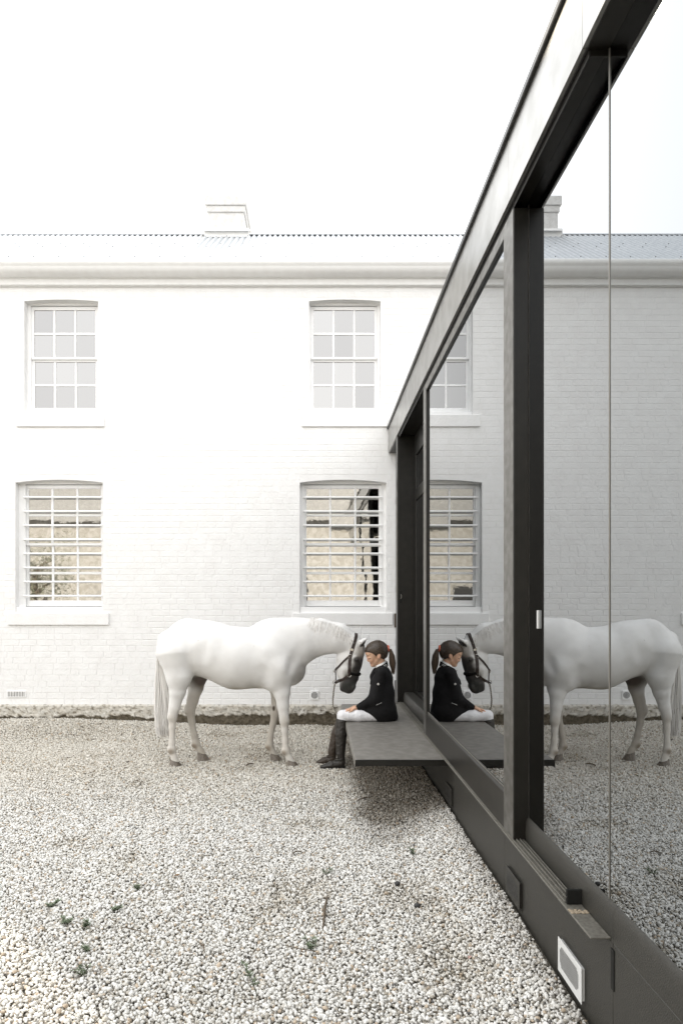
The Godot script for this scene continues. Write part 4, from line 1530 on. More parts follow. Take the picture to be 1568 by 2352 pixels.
func halter(f: Field) -> void:
	var g := thing("halter", "dark brown leather halter on the horse's head", "halter", hb(1020, 700))
	var off := -g.position
	var leather := textured(mat("dark_leather", lin(0.028, 0.017, 0.013), 0.5, 0.5), null, 8.0, M.fine, 0.05)
	var fuzzy := textured(mat("sheepskin_black", lin(0.012, 0.011, 0.010), 1.0, 0.2), null, 6.0, M.fine, 0.3)
	var metal := mat("steel_fitting", lin(0.62, 0.60, 0.55), 0.25)
	metal.metallic = 1.0
	var line := func(pts: Array, s: float, n: int) -> Array:
		var out := []
		var dirs := []
		for i in n + 1:
			var t := float(i) / n * (pts.size() - 1.001)
			var k := int(t)
			var p: Vector3 = hb(pts[k][0], pts[k][1]).lerp(hb(pts[k + 1][0], pts[k + 1][1]), t - k)
			var z := maxf(side_of(f, p, s), 0.02)
			var w := Vector3(p.x, p.y, -HORSE + s * z)
			var e := 0.012
			var d := Vector3(f.value(w + Vector3(e, 0, 0)) - f.value(w - Vector3(e, 0, 0)), f.value(w + Vector3(0, e, 0)) - f.value(w - Vector3(0, e, 0)), f.value(w + Vector3(0, 0, e)) - f.value(w - Vector3(0, 0, e))).normalized()
			if d.length() < 0.5: d = Vector3(0, 0, s)
			out.append(w + d * 0.001 + off)
			dirs.append(d)
		return [out, dirs]
	for s in [1.0, -1.0]:
		for strap in [[[[1096, 356], [1075, 430], [1052, 500], [1034, 566]], 0.031, "cheek_strap"], [[[1034, 566], [1026, 650], [1022, 770]], 0.031, "cheek_strap"], [[[1028, 560], [960, 622], [872, 728]], 0.019, "throat_strap"], [[[1020, 768], [960, 818], [880, 860]], 0.026, "chin_strap"]]:
			var L: Array = line.call(strap[0], s, 14)
			var st := MB.new()
			st.ribbon(L[0], L[1], strap[1], 0.006)
			part(strap[2], st.done(), leather, g)
		var L2: Array = line.call([[1030, 752], [1090, 762], [1128, 768]], s, 8)
		var nb := MB.new()
		var rr := []
		for k in L2[0].size(): rr.append(0.017)
		nb.tube(L2[0], rr, 8, 0.8)
		part("noseband", nb.done(), fuzzy, g)
		for q in [[1034, 566], [1022, 770]]:
			var L3: Array = line.call([[q[0], q[1]], [q[0] + 2, q[1] + 2]], s, 1)
			var rg := MB.new()
			var ring := []
			var rad := []
			for j in 13:
				var a := TAU * j / 12.0
				ring.append(L3[0][0] + Vector3(cos(a) * 0.018, sin(a) * 0.018, 0) + L3[1][0] * 0.006)
				rad.append(0.003)
			rg.tube(ring, rad, 6)
			part("ring", rg.done(), metal, g)
		var L4: Array = line.call([[1052, 478], [1045, 500]], s, 1)
		var bk := MB.new()
		bk.ribbon(L4[0], L4[1], 0.036, 0.008)
		part("buckle", bk.done(), metal, g)
	# over the poll, across the nose and under the jaw
	for ov in [[[1096, 356], [1112, 366], 0.031, "crown_strap"]]:
		var pa := hb(ov[0][0], ov[0][1])
		var z := maxf(side_of(f, pa, 1.0), 0.02)
		var pts := []
		var outs := []
		for i in 9:
			var a := PI * i / 8.0
			pts.append(Vector3(pa.x + 0.004 * sin(a), pa.y + 0.030 * sin(a), -HORSE + (z + 0.002) * cos(a)) + off)
			outs.append(Vector3(0.2, sin(a), cos(a)))
		var st := MB.new()
		st.ribbon(pts, outs, 0.031, 0.006)
		part("crown_strap", st.done(), leather, g)
	var nose := MB.new()
	var np := []
	var nr := []
	for i in 7:
		var a := PI * i / 6.0
		np.append(hb(1122 + 14.0 * sin(a), 766, 0.046 * cos(a)) + off)
		nr.append(0.017)
	nose.tube(np, nr, 8)
	part("noseband", nose.done(), fuzzy, g)
	var jw := MB.new()
	var jaw := []
	for i in 7:
		var a := PI * i / 6.0
		jaw.append(hb(876 - 8.0 * sin(a), 860, 0.030 * cos(a)) + off)
	jw.tube(jaw, [0.008, 0.009, 0.009, 0.009, 0.009, 0.009, 0.008], 6)
	part("chin_strap", jw.done(), leather, g)
	var link := MB.new()
	link.tube([hb(872, 728) + off, hb(878, 790) + off, hb(878, 850) + off], [0.007, 0.006, 0.006], 6)
	part("throat_strap", link.done(), leather, g)
	for q in [[872, 735, 0.014], [868, 858, 0.019]]:
		var rg := MB.new()
		var ring := []
		var rad := []
		for j in 13:
			var a := TAU * j / 12.0
			ring.append(hb(q[0], q[1]) + Vector3(cos(a), sin(a), 0.2 * cos(a)) * q[2] + off)
			rad.append(0.0035)
		rg.tube(ring, rad, 6)
		part("ring", rg.done(), metal, g)
	# twisted lead rope from the chin ring to the girl's hands
	var path := [hb(868, 880), hb(858, 930), hb(850, 1000), hb(846, 1060), hb(850, 1120), hb(868, 1165), hb(896, 1196, 0.07), hb(935, 1202, 0.10), hb(968, 1186, 0.105)]
	var rope := thing("lead_rope", "thin twisted lead rope hanging from the halter ring to the girl's hands", "rope", path[0])
	for strand in 2:
		var pts := []
		var rad := []
		var n := 150
		for i in n + 1:
			var t := float(i) / n * (path.size() - 1.001)
			var k := int(t)
			var p: Vector3 = path[k].cubic_interpolate(path[k + 1], path[maxi(k - 1, 0)], path[mini(k + 2, path.size() - 1)], t - k)
			var a := i * 0.9 + PI * strand
			pts.append(p + Vector3(cos(a), 0.25 * sin(a), sin(a)) * 0.0036 - path[0])
			rad.append(0.0042)
		var st := MB.new()
		st.tube(pts, rad, 5)
		part("strand", st.done(), mat("rope_a", lin(0.40, 0.36, 0.29), 0.9) if strand == 0 else mat("rope_b", lin(0.06, 0.055, 0.05), 0.9), rope)

# ------------------------------------------------------------------ girl
const GIRL := 6.46

func g3(x: float, y: float, dz := 0.0) -> Vector3:
	return at(702.3 + 0.145836 * x, 1404.7 + 0.145836 * y, GIRL - dz)

func g2(x: float, y: float, dz := 0.0) -> Vector3:
	return at(588.0 + 0.208333 * x, 1388.3 + 0.208333 * y, GIRL - dz)

func person() -> void:
	var who := thing("person", "girl in black riding jacket, white breeches and tall boots seated on the bench, head bowed", "person", Vector3(0.55, SLAB, -GIRL))
	var off := -who.position
	var px := 0.000589
	var shift := func(st: MB):
		for k in st.v.size(): st.v[k] += off
	var skin_c := Color(0.60, 0.375, 0.255)
	var skin := mat("skin", Color.WHITE, 0.5, 0.4)
	skin.vertex_color_use_as_albedo = true
	skin.subsurf_scatter_enabled = true
	skin.subsurf_scatter_strength = 0.12
	var body := MB.new()
	# head and neck, fine grid
	var hd := Field.new(g3(880, 960, -0.11), g3(1320, 440, 0.11), 0.0036)
	hd.egg(g3(1112, 600), Vector3(162 * px, 140 * px, 0.073), 0.25, 0.01)
	hd.egg(g3(1050, 640), Vector3(110 * px, 118 * px, 0.062), 0.2, 0.03)
	hd.bone(g3(1060, 720), 78 * px, g3(1075, 785), 56 * px, 0.03, 0.95)
	hd.bone(g3(1058, 800), 44 * px, g3(1062, 828), 28 * px, 0.02, 0.9)
	hd.bone(g3(1120, 770, 0.035), 24 * px, g3(1068, 830, 0.008), 20 * px, 0.03)
	hd.bone(g3(1120, 770, -0.035), 24 * px, g3(1068, 830, -0.008), 20 * px, 0.03)
	for s in [1.0, -1.0]:
		hd.egg(g3(1030, 760, 0.030 * s), Vector3(0.020, 0.022, 0.018), 0.0, 0.025)
		hd.egg(g3(972, 722, 0.030 * s), Vector3(0.012, 0.009, 0.016), 0.3, 0.012, true)
		hd.egg(g3(996, 730, 0.029 * s), Vector3(0.012, 0.010, 0.013), 0.2, 0.008)
		hd.egg(g3(1150, 700, 0.066 * s), Vector3(0.019, 0.027, 0.011), -0.15, 0.008)
		hd.egg(g3(1147, 698, 0.079 * s), Vector3(0.010, 0.017, 0.006), -0.15, 0.004, true)
	hd.bone(g3(972, 705), 0.008, g3(982, 768), 0.009, 0.012)
	hd.bone(g3(982, 768), 0.0095, g3(990, 776), 0.009, 0.010)
	for s in [1.0, -1.0]:
		hd.egg(g3(998, 778, 0.010 * s), Vector3(0.008, 0.007, 0.007), 0.0, 0.008)
	hd.bone(g3(1020, 806, -0.012), 0.0065, g3(1020, 806, 0.012), 0.0065, 0.010)
	hd.bone(g3(1030, 828, -0.010), 0.0062, g3(1030, 828, 0.010), 0.0062, 0.010)
	hd.egg(g3(1046, 850), Vector3(0.014, 0.011, 0.014), 0.0, 0.015)
	hd.bone(g3(1165, 720), 72 * px, g3(1190, 900), 70 * px, 0.02, 1.0)
	var face := func(p: Vector3, _n: Vector3) -> Color:
		var x := (p.x + 0.0957) / 0.00058877
		var y := (1.4245 - p.y) / 0.00058877
		var z := absf(p.z + GIRL)
		var c := skin_c
		c = c.lerp(Color(0.62, 0.30, 0.22), smoothstep(55.0, 15.0, Vector2(x - 1045, y - 765).length()) * 0.35)
		c = c.lerp(Color(0.60, 0.28, 0.20), smoothstep(34.0, 12.0, Vector2(x - 1150, y - 700).length()) * 0.4)
		if z < 0.022: c = c.lerp(Color(0.50, 0.19, 0.16), smoothstep(17.0, 8.0, Vector2((x - 1020) * 0.8, y - 818).length()) * 0.8)
		if z < 0.018 and absf(y - 818.0 - (x - 1020.0) * 0.12) < 3.0 and x < 1040.0: c = Color(0.20, 0.08, 0.06)
		if z > 0.012:
			var lash := absf(y - (739.0 - 0.3 * (x - 992.0)))
			if x > 972.0 and x < 1016.0: c = c.lerp(Color(0.06, 0.035, 0.025), smoothstep(7.5, 3.0, lash))
			var brow := absf(y - (680.0 - 0.42 * (x - 985.0)))
			if x > 960.0 and x < 1012.0: c = c.lerp(Color(0.20, 0.12, 0.08), smoothstep(8.0, 3.0, brow) * 0.7)
		return c
	hd.mesh_into(body, face)
	# torso, arms and legs inside the clothes
	var tr := Field.new(Vector3(0.12, -0.02, -GIRL - 0.26), Vector3(0.80, 0.98, -GIRL + 0.26), 0.012)
	var plain := func(_p: Vector3, _n: Vector3) -> Color: return skin_c
	tr.bone(g3(1190, 860), 0.036, g3(1195, 920), 0.045, 0.03)
	tr.bone(g3(1200, 980), 0.075, g3(1225, 1250), 0.075, 0.04, 0.75)
	tr.bone(g3(1225, 1250), 0.075, g3(1235, 1560), 0.09, 0.04, 0.75)
	for s in [1.0, -1.0]:
		tr.bone(g3(1190, 930, 0.05 * s), 0.035, g3(1180, 960, 0.135 * s), 0.034, 0.03)
		tr.bone(g3(1180, 960, 0.135 * s), 0.034, g3(1130, 1380, 0.155 * s), 0.026, 0.02)
		tr.bone(g3(1130, 1380, 0.155 * s), 0.026, g3(800, 1518, 0.105 * s), 0.018, 0.02)
		tr.bone(g3(1220, 1600, 0.07 * s), 0.06, g3(590, 1636, 0.085 * s), 0.042, 0.03)
		var fx := 0.0 if s > 0.0 else 1.0
		tr.bone(g3(590, 1636, 0.085 * s), 0.042, g2(932 - 100 * fx, 1640 - 20 * fx, 0.085 * s), 0.026, 0.02)
		tr.bone(g2(932 - 100 * fx, 1700 - 20 * fx, 0.085 * s), 0.022, g2(860 - 75 * fx, 1765 - 45 * fx, 0.088 * s), 0.016, 0.02)
	tr.mesh_into(body, plain)
	# hands: near one resting on the knee, far one under it
	for s in [1.0, -1.0]:
		var z0 := 0.095 if s > 0.0 else -0.055
		var dx := 0.0 if s > 0.0 else -28.0
		var dy := 0.0 if s > 0.0 else 2.0
		var hn := Field.new(g3(530 + dx, 1650, z0 - 0.06), g3(880 + dx, 1440, z0 + 0.06), 0.0034)
		hn.bone(g3(850 + dx, 1498 + dy, z0), 0.019, g3(790 + dx, 1512 + dy, z0), 0.019, 0.01, 0.9)
		hn.bone(g3(785 + dx, 1512 + dy, z0), 0.0165, g3(712 + dx, 1540 + dy, z0 - 0.004), 0.0155, 0.012, 0.62)
		var fingers := [[-0.026, 0.0], [-0.009, 8.0], [0.008, 4.0], [0.023, -10.0]]
		for q in 4:
			var fz: float = z0 + fingers[q][0]
			var ln: float = fingers[q][1]
			var cur := 6.0 * q
			hn.bone(g3(725 + dx, 1532 + dy, fz * 0.8 + z0 * 0.2), 0.0085, g3(672 + dx - ln, 1540 + dy + cur * 0.3, fz), 0.0080, 0.005)
			hn.bone(g3(672 + dx - ln, 1540 + dy + cur * 0.3, fz), 0.0080, g3(632 + dx - ln, 1562 + dy + cur * 0.4, fz), 0.0072, 0.003)
			hn.bone(g3(632 + dx - ln, 1562 + dy + cur * 0.4, fz), 0.0072, g3(606 + dx - ln, 1585 + dy, fz), 0.0060, 0.003)
		hn.bone(g3(775 + dx, 1520 + dy, z0 + 0.018 * s), 0.0105, g3(728 + dx, 1556 + dy, z0 + 0.034 * s), 0.0090, 0.006)
		hn.bone(g3(728 + dx, 1556 + dy, z0 + 0.034 * s), 0.0088, g3(684 + dx, 1580 + dy, z0 + 0.036 * s), 0.0070, 0.003)
		var tint := func(p: Vector3, _n: Vector3) -> Color:
			var x := (p.x + 0.0957) / 0.00058877
			return skin_c.lerp(Color(0.60, 0.29, 0.22), smoothstep(680.0, 600.0, x) * 0.5)
		hn.mesh_into(body, tint)
	shift.call(body)
	part("body", body.done(true), skin, who)

	# hair drawn back from the face
	var hr := Field.new(g3(880, 860, -0.12), g3(1360, 430, 0.12), 0.004)
	hr.egg(g3(1118, 606), Vector3(174 * px, 153 * px, 0.083), 0.25, 0.01)
	hr.egg(g3(1054, 628), Vector3(126 * px, 124 * px, 0.071), 0.2, 0.02)
	hr.egg(g3(1190, 655), Vector3(95 * px, 105 * px, 0.068), 0.2, 0.03)
	hr.bone(g3(1250, 600), 0.024, g3(1285, 588), 0.016, 0.03)
	# the face stays free: cut along the hairline, then round the ear and the nape
	hr.egg(g3(985, 806), Vector3(0.088, 0.104, 0.2), 0.0, 0.004, true)
	hr.egg(g3(1130, 800), Vector3(0.060, 0.052, 0.2), 0.0, 0.004, true)
	hr.egg(g3(1150, 703, 0.085), Vector3(0.020, 0.027, 0.030), -0.15, 0.004, true)
	hr.egg(g3(1150, 703, -0.085), Vector3(0.020, 0.027, 0.030), -0.15, 0.004, true)
	var hairm := MB.new()
	var strandn := FastNoiseLite.new()
	strandn.seed = 40
	strandn.frequency = 1.0
	strandn.fractal_octaves = 3
	hr.mesh_into(hairm, func(p: Vector3, _n: Vector3) -> Color:
		var q := p - g3(1290, 590)
		var a := atan2(q.y, Vector2(q.x, 0.0001).length()) * 40.0
		var k := strandn.get_noise_2d(a, p.z * 160.0)
		return Color(0.022, 0.015, 0.010).lerp(Color(0.068, 0.046, 0.030), clampf(0.40 + k, 0.0, 1.0)))
	var hm := mat("brown_hair", Color.WHITE, 0.38, 0.5)
	hm.vertex_color_use_as_albedo = true
	shift.call(hairm)
	part("hair", hairm.done(true), hm, who)
	var r := RandomNumberGenerator.new()
	r.seed = 52
	var pt := MB.new()
	# single hairs combed back over the cap
	var knot := g3(1284, 590)
	var core := g3(1120, 640)
	for i in 420:
		var a := r.randf_range(-0.35, 1.0)
		var s := 1.0 if r.randf() < 0.6 else -1.0
		var st0: Vector3
		if a > 0.5: st0 = g3(lerpf(1010, 935, (a - 0.5) * 2.0), lerpf(470, 600, (a - 0.5) * 2.0), s * r.randf_range(0.0, 0.05))
		elif a > 0.0: st0 = g3(lerpf(940, 1110, a * 2.0), lerpf(610, 680, a * 2.0), s * 0.07)
		else: st0 = g3(lerpf(1120, 1230, -a / 0.35), lerpf(690, 745, -a / 0.35), s * 0.06)
		var pts := []
		for k in 9:
			var t := k / 8.0
			var q: Vector3 = st0.lerp(knot, t)
			var d := (q - core).normalized()
			var far := 0.14
			while far > 0.02 and hr.value(core + d * far) > 0.0: far -= 0.002
			pts.append(core + d * (far + r.randf_range(0.0002, 0.0016)) + off)
		pt.col = Color(0.030, 0.020, 0.013).lerp(Color(0.15, 0.105, 0.068), pow(r.randf(), 1.8))
		pt.tube(pts, [0.0004, 0.0007, 0.0008, 0.0008, 0.0008, 0.0008, 0.0008, 0.0007, 0.0005], 4)
	part("loose_hair", pt.done(true), hm, who)
	pt = MB.new()
	for i in 420:
		var w := clampf(r.randfn(0.5, 0.27), 0.0, 1.0)
		var z := clampf(r.randfn(0.0, 0.45), -1.0, 1.0)
		var e := r.randf_range(900.0, 990.0) - (r.randf_range(0.0, 120.0) if r.randf() < 0.2 else 0.0)
		var pts := [g3(1282, 588 + 14.0 * (w - 0.5), 0.012 * z), g3(lerpf(1312, 1342, w), lerpf(640, 590, w), 0.020 * z), g3(lerpf(1310, 1392, w), lerpf(740, 690, w), 0.028 * z), g3(lerpf(1318, 1412, w), lerpf(840, 810, w), 0.028 * z), g3(lerpf(1340, 1404, w), lerpf(900, 890, w), 0.022 * z), g3(lerpf(1350, 1392, w) + r.randf_range(-8, 8), e, 0.014 * z)]
		for k in pts.size(): pts[k] += off
		pt.col = Color(0.042, 0.028, 0.018).lerp(Color(0.17, 0.118, 0.078), pow(r.randf(), 2.0))
		var rad := r.randf_range(0.0011, 0.0020)
		pt.tube(pts, [rad, rad * 1.3, rad * 1.4, rad * 1.3, rad, rad * 0.2], 5)
	for i in 14:
		var a := r.randf()
		var pts := [g3(lerpf(945, 975, a), lerpf(575, 550, a), 0.05 * r.randf_range(-1, 1)), g3(lerpf(928, 938, a), 612, 0.045 * r.randf_range(-1, 1)), g3(lerpf(932, 948, a), r.randf_range(650, 715), 0.04 * r.randf_range(-1, 1))]
		for k in pts.size(): pts[k] += off
		pt.col = Color(0.13, 0.09, 0.06)
		pt.tube(pts, [0.0008, 0.0007, 0.0003], 4)
	part("ponytail", pt.done(true), hm, who)
	var scr := MB.new()
	var ring := []
	var rads := []
	for j in 25:
		var a := TAU * j / 24.0
		ring.append(g3(1288, 585) + Vector3(0.012 * cos(a) * 0.4, 0.024 * sin(a), 0.024 * cos(a)) + off)
		rads.append(0.0105 + 0.003 * sin(j * 2.6))
	scr.tube(ring, rads, 8)
	part("scrunchie", scr.done(), mat("coral_cloth", lin(0.62, 0.17, 0.11), 0.8), who)
	var rib := MB.new()
	rib.ribbon([g3(1268, 625, 0.012) + off, g3(1255, 680, 0.03) + off, g3(1242, 740, 0.035) + off], [Vector3(0.2, 0, 1), Vector3(0.2, 0, 1), Vector3(0.2, 0, 1)], 0.013, 0.002)
	part("ribbon", rib.done(), mat("white_ribbon", lin(0.62, 0.6, 0.56), 0.7), who)

	# jacket
	var jk := Field.new(Vector3(0.32, SLAB - 0.03, -GIRL - 0.24), Vector3(0.80, 0.95, -GIRL + 0.24), 0.0072)
	jk.bone(g3(1200, 955), 0.058, g3(1198, 1030), 0.088, 0.05, 0.78)
	jk.bone(g3(1198, 1030), 0.090, g3(1196, 1260), 0.100, 0.05, 0.72)
	jk.bone(g3(1196, 1260), 0.100, g3(1205, 1500), 0.110, 0.05, 0.74)
	jk.bone(g3(1200, 1500), 0.106, g3(1228, 1640), 0.098, 0.05, 0.72)
	jk.bone(g3(1320, 1560), 0.055, g3(1392, 1650), 0.032, 0.05, 0.5)
	for s in [1.0, -1.0]:
		jk.bone(g3(1195, 930, 0.06 * s), 0.042, g3(1180, 965, 0.128 * s), 0.045, 0.04)
		jk.bone(g3(1175, 970, 0.136 * s), 0.046, g3(1075, 1365, 0.158 * s), 0.042, 0.03)
		jk.bone(g3(1075, 1365, 0.158 * s), 0.042, g3(830, 1507, (0.108 if s > 0.0 else 0.075) * s), 0.0295, 0.025)
		jk.bone(g3(1130, 1120, 0.10 * s), 0.06, g3(1105, 1400, 0.115 * s), 0.072, 0.04)
		# skirt over the thigh
		jk.bone(g3(1170, 1560, 0.075 * s), 0.078, g3(960, 1590, 0.085 * s), 0.055, 0.04)
		jk.bone(g3(1220, 1300, 0.04 * s), 0.08, g3(1140, 1540, 0.07 * s), 0.088, 0.05)
	jk.bone(g3(1130, 930, 0.0), 0.040, g3(1085, 1020, 0.0), 0.045, 0.03, 0.8)
	# hem rises towards the knees
	var hem_n := Vector3(-0.62, -1.0, 0.0)
	jk.clip(g3(925, 1612), hem_n)
	jk.clip(g3(1300, 1728), Vector3(0.10, -1.0, 0.0))
	jk.egg(g3(1160, 852), Vector3(0.058, 0.050, 0.052), 0.0, 0.006, true)
	jk.egg(g3(808, 1516, 0.105), Vector3(0.022, 0.020, 0.020), 0.0, 0.003, true)
	jk.egg(g3(808, 1516, -0.072), Vector3(0.022, 0.020, 0.020), 0.0, 0.003, true)
	var jm := MB.new()
	jk.mesh_into(jm, func(_p: Vector3, _n: Vector3) -> Color: return Color.WHITE)
	shift.call(jm)
	var wool := textured(mat("black_wool", lin(0.0125, 0.012, 0.0125), 0.85, 0.25), null, 5.0, M.folds, 0.45)
	wool.rim_enabled = true
	wool.rim = 0.15
	part("jacket", jm.done(), wool, who)
	# collars and white piping
	var loop := func(pts: Array, ra: float, called: String, m: Material, sides := 6):
		var q := []
		var rr := []
		for i in (pts.size() - 1) * 8 + 1:
			var t := minf(float(i) / 8.0, pts.size() - 1.001)
			var k := int(t)
			q.append((pts[k] as Vector3).cubic_interpolate(pts[k + 1], pts[maxi(k - 1, 0)], pts[mini(k + 2, pts.size() - 1)], t - k) + off)
			rr.append(ra)
		var st := MB.new()
		st.tube(q, rr, sides)
		part(called, st.done(), m, who)
	var white := mat("white_cotton", lin(0.78, 0.78, 0.76), 0.8)
	var col := MB.new()
	var cr := [[], [], []]
	for j in 25:
		var a := TAU * j / 24.0
		var c := g3(1178, 830)
		var tilt := 0.032 * cos(a)
		cr[0].append(c + Vector3(0.045 * cos(a), tilt * 0.75 - 0.018, 0.045 * sin(a)) + off)
		cr[1].append(c + Vector3(0.047 * cos(a), tilt * 0.75 + 0.014, 0.047 * sin(a)) + off)
		cr[2].append(c + Vector3(0.052 * cos(a), tilt * 0.75 - 0.006, 0.052 * sin(a)) + off)
	for b in [[0, 1], [1, 2]]:
		for j in 24:
			var a := TAU * (j + 0.5) / 24.0
			col.quad(cr[b[0]][j], cr[b[0]][j + 1], cr[b[1]][j + 1], cr[b[1]][j], Vector3(cos(a), 0.1, sin(a)))
	part("shirt_collar", col.done(), white, who)
	var jc := MB.new()
	var jr := [[], []]
	for j in 25:
		var a := TAU * j / 24.0
		var c := g3(1184, 862)
		jr[0].append(c + Vector3(0.056 * cos(a), 0.034 * cos(a) + 0.014, 0.056 * sin(a)) + off)
		jr[1].append(c + Vector3(0.066 * cos(a), 0.026 * cos(a) - 0.020, 0.070 * sin(a)) + off)
	for j in 24:
		var a := TAU * (j + 0.5) / 24.0
		jc.quad(jr[0][j], jr[0][j + 1], jr[1][j + 1], jr[1][j], Vector3(cos(a), 0.4, sin(a)))
	part("jacket_collar", jc.done(), wool, who)
	for s in [1.0, -1.0]:
		loop.call([g3(1275, 818, 0.008 * s), g3(1262, 832, 0.045 * s), g3(1195, 872, 0.072 * s), g3(1120, 912, 0.052 * s), g3(1082, 945, 0.030 * s)], 0.0017, "piping", white)
		loop.call([g3(1280, 836, 0.008 * s), g3(1268, 850, 0.047 * s), g3(1200, 889, 0.076 * s), g3(1135, 925, 0.060 * s)], 0.0015, "piping", white)
	var zb := 0.0
	var dm := MB.new()
	var bp := g3(1140, 1145, 0.20)
	while zb < 0.2 and jk.value(bp) > 0.0:
		bp.z -= 0.002
		zb += 0.002
	dm.ball(bp + Vector3(0, 0, 0.001) + off, Vector3(0.0105, 0.0105, 0.004), 14, 8)
	part("badge", dm.done(), mat("silver_badge", lin(0.5, 0.49, 0.46), 0.4), who)
	var pk := []
	for q in [[1112, 1480], [1150, 1464], [1196, 1447]]:
		var p := g3(q[0], q[1], 0.22)
		while p.z > -GIRL and jk.value(p) > 0.0: p.z -= 0.002
		pk.append(p + Vector3(0, 0, 0.001))
	loop.call(pk, 0.002, "pocket_piping", white)

	var lay := func(pts: Array, w: float, called: String, m: Material):
		var q := []
		var o2 := []
		for i in 15:
			var t := float(i) / 14.0 * (pts.size() - 1.001)
			var k := int(t)
			var a := lerpf(pts[k][0], pts[k + 1][0], t - k)
			var b := lerpf(pts[k][1], pts[k + 1][1], t - k)
			var z := 0.24
			while z > 0.0 and jk.value(g3(a, b, z)) > 0.0: z -= 0.002
			q.append(g3(a, b, z) + off)
			o2.append(Vector3(-0.3, 0, 1))
		var st := MB.new()
		st.ribbon(q, o2, w, 0.0035)
		part(called, st.done(), m, who)
	lay.call([[1095, 935], [1052, 1010], [1030, 1085], [1022, 1150]], 0.020, "lapel", wool)
	lay.call([[800, 1490], [816, 1512], [826, 1540]], 0.006, "cuff_seam", wool)
	lay.call([[1245, 960], [1262, 1050], [1255, 1160], [1235, 1300]], 0.004, "sleeve_seam", wool)

	# breeches
	var br := Field.new(Vector3(0.17, SLAB - 0.05, -GIRL - 0.2), Vector3(0.72, 0.56, -GIRL + 0.2), 0.0065)
	for s in [1.0, -1.0]:
		br.bone(g3(1225, 1608, 0.075 * s), 0.068, g3(830, 1630, 0.088 * s), 0.059, 0.02)
		br.bone(g3(830, 1630, 0.088 * s), 0.059, g3(585, 1634, 0.090 * s), 0.050, 0.02)
		br.bone(g3(572, 1640, 0.090 * s), 0.050, g3(568, 1720, 0.090 * s), 0.044, 0.01)
	br.bone(g3(1250, 1600, -0.06), 0.075, g3(1250, 1600, 0.06), 0.075, 0.03)
	var bm := MB.new()
	br.mesh_into(bm, func(_p: Vector3, _n: Vector3) -> Color: return Color.WHITE)
	shift.call(bm)
	part("breeches", bm.done(), textured(mat("white_breeches", lin(0.76, 0.755, 0.77), 0.75, 0.3), null, 6.0, M.folds, 0.3), who)

	# tall boots
	for s in [1.0, -1.0]:
		var fx := 0.0 if s > 0.0 else 1.0
		var z: float = 0.090 * s
		var bt := Field.new(Vector3(-0.05, -0.02, -GIRL + z - 0.09), Vector3(0.34, 0.47, -GIRL + z + 0.09), 0.0055)
		var tp := g2(942, 1292, z)
		var md := g2(938 - 45 * fx, 1420, z)
		var an := g2(930 - 92 * fx, 1640 - 22 * fx, z)
		bt.bone(tp, 0.0505, md, 0.054, 0.01, 0.95)
		bt.bone(md, 0.054, an, 0.040, 0.01, 0.97)
		bt.bone(an, 0.037, g2(940 - 100 * fx, 1735 - 38 * fx, z), 0.036, 0.01, 1.0)
		bt.bone(g2(938 - 100 * fx, 1752 - 42 * fx, z), 0.036, g2(830 - 80 * fx, 1765 - 45 * fx, z), 0.033, 0.012, 1.0)
		bt.bone(g2(830 - 80 * fx, 1768 - 45 * fx, z), 0.031, g2(722 - 45 * fx, 1790 - 48 * fx, z + 0.006), 0.016, 0.012, 0.75)
		bt.clip(g2(900, 1252, z), Vector3(-0.25, 1, 0))
		bt.clip(g2(800, 1803 - 42 * fx, z), Vector3(0, -1, 0))
		var bmesh := MB.new()
		bt.mesh_into(bmesh, func(_p: Vector3, _n: Vector3) -> Color: return Color.WHITE)
		shift.call(bmesh)
		var leather := textured(mat("boot_leather" if s > 0.0 else "boot_leather_brown", lin(0.030, 0.026, 0.022) if s > 0.0 else lin(0.045, 0.032, 0.022), 0.5, 0.5), null, 7.0, M.folds, 0.5)
		var boot := part("boot", bmesh.done(), leather, who)
		var sole := MB.new()
		var pts := []
		for q in [[968, 1806], [900, 1808], [820, 1806], [740, 1803], [704, 1797]]:
			pts.append(g2(q[0] - (100.0 if q[0] > 880 else 70.0) * fx + (20.0 * fx if q[0] < 760 else 0.0), q[1] - 42 * fx, z) + off)
		sole.tube(pts, [0.026, 0.033, 0.030, 0.032, 0.016], 10, 0.2)
		var h0 := g2(900 - 100 * fx, 1808 - 44 * fx, z)
		var h1 := g2(980 - 100 * fx, 1772 - 44 * fx, z)
		sole.box(Vector3(h0.x, h0.y, h0.z - 0.030) + off, Vector3(h1.x, h1.y, h0.z + 0.030) + off, 0.004)
		part("sole", sole.done(), M.rubber, boot)
		var strap := MB.new()
		var ring2 := []
		var rr := []
		for j in 17:
			var a := TAU * j / 16.0
			ring2.append(g2(922 - 98 * fx, 1702 - 36 * fx, z) + Vector3(0.0395 * cos(a), 0.008 * cos(a), 0.0385 * sin(a)) + off)
			rr.append(0.005)
		strap.tube(ring2, rr, 6)
		part("ankle_strap", strap.done(), leather, boot)

# ------------------------------------------------------------------ small things in the gravel
func on_ground(u: float, v: float) -> Vector3:
	var d := EYE * FOCAL / (v - PY)
	var p := at(u, v, d)
	p.y = ground_height(p.x, d) + 0.006
	return p

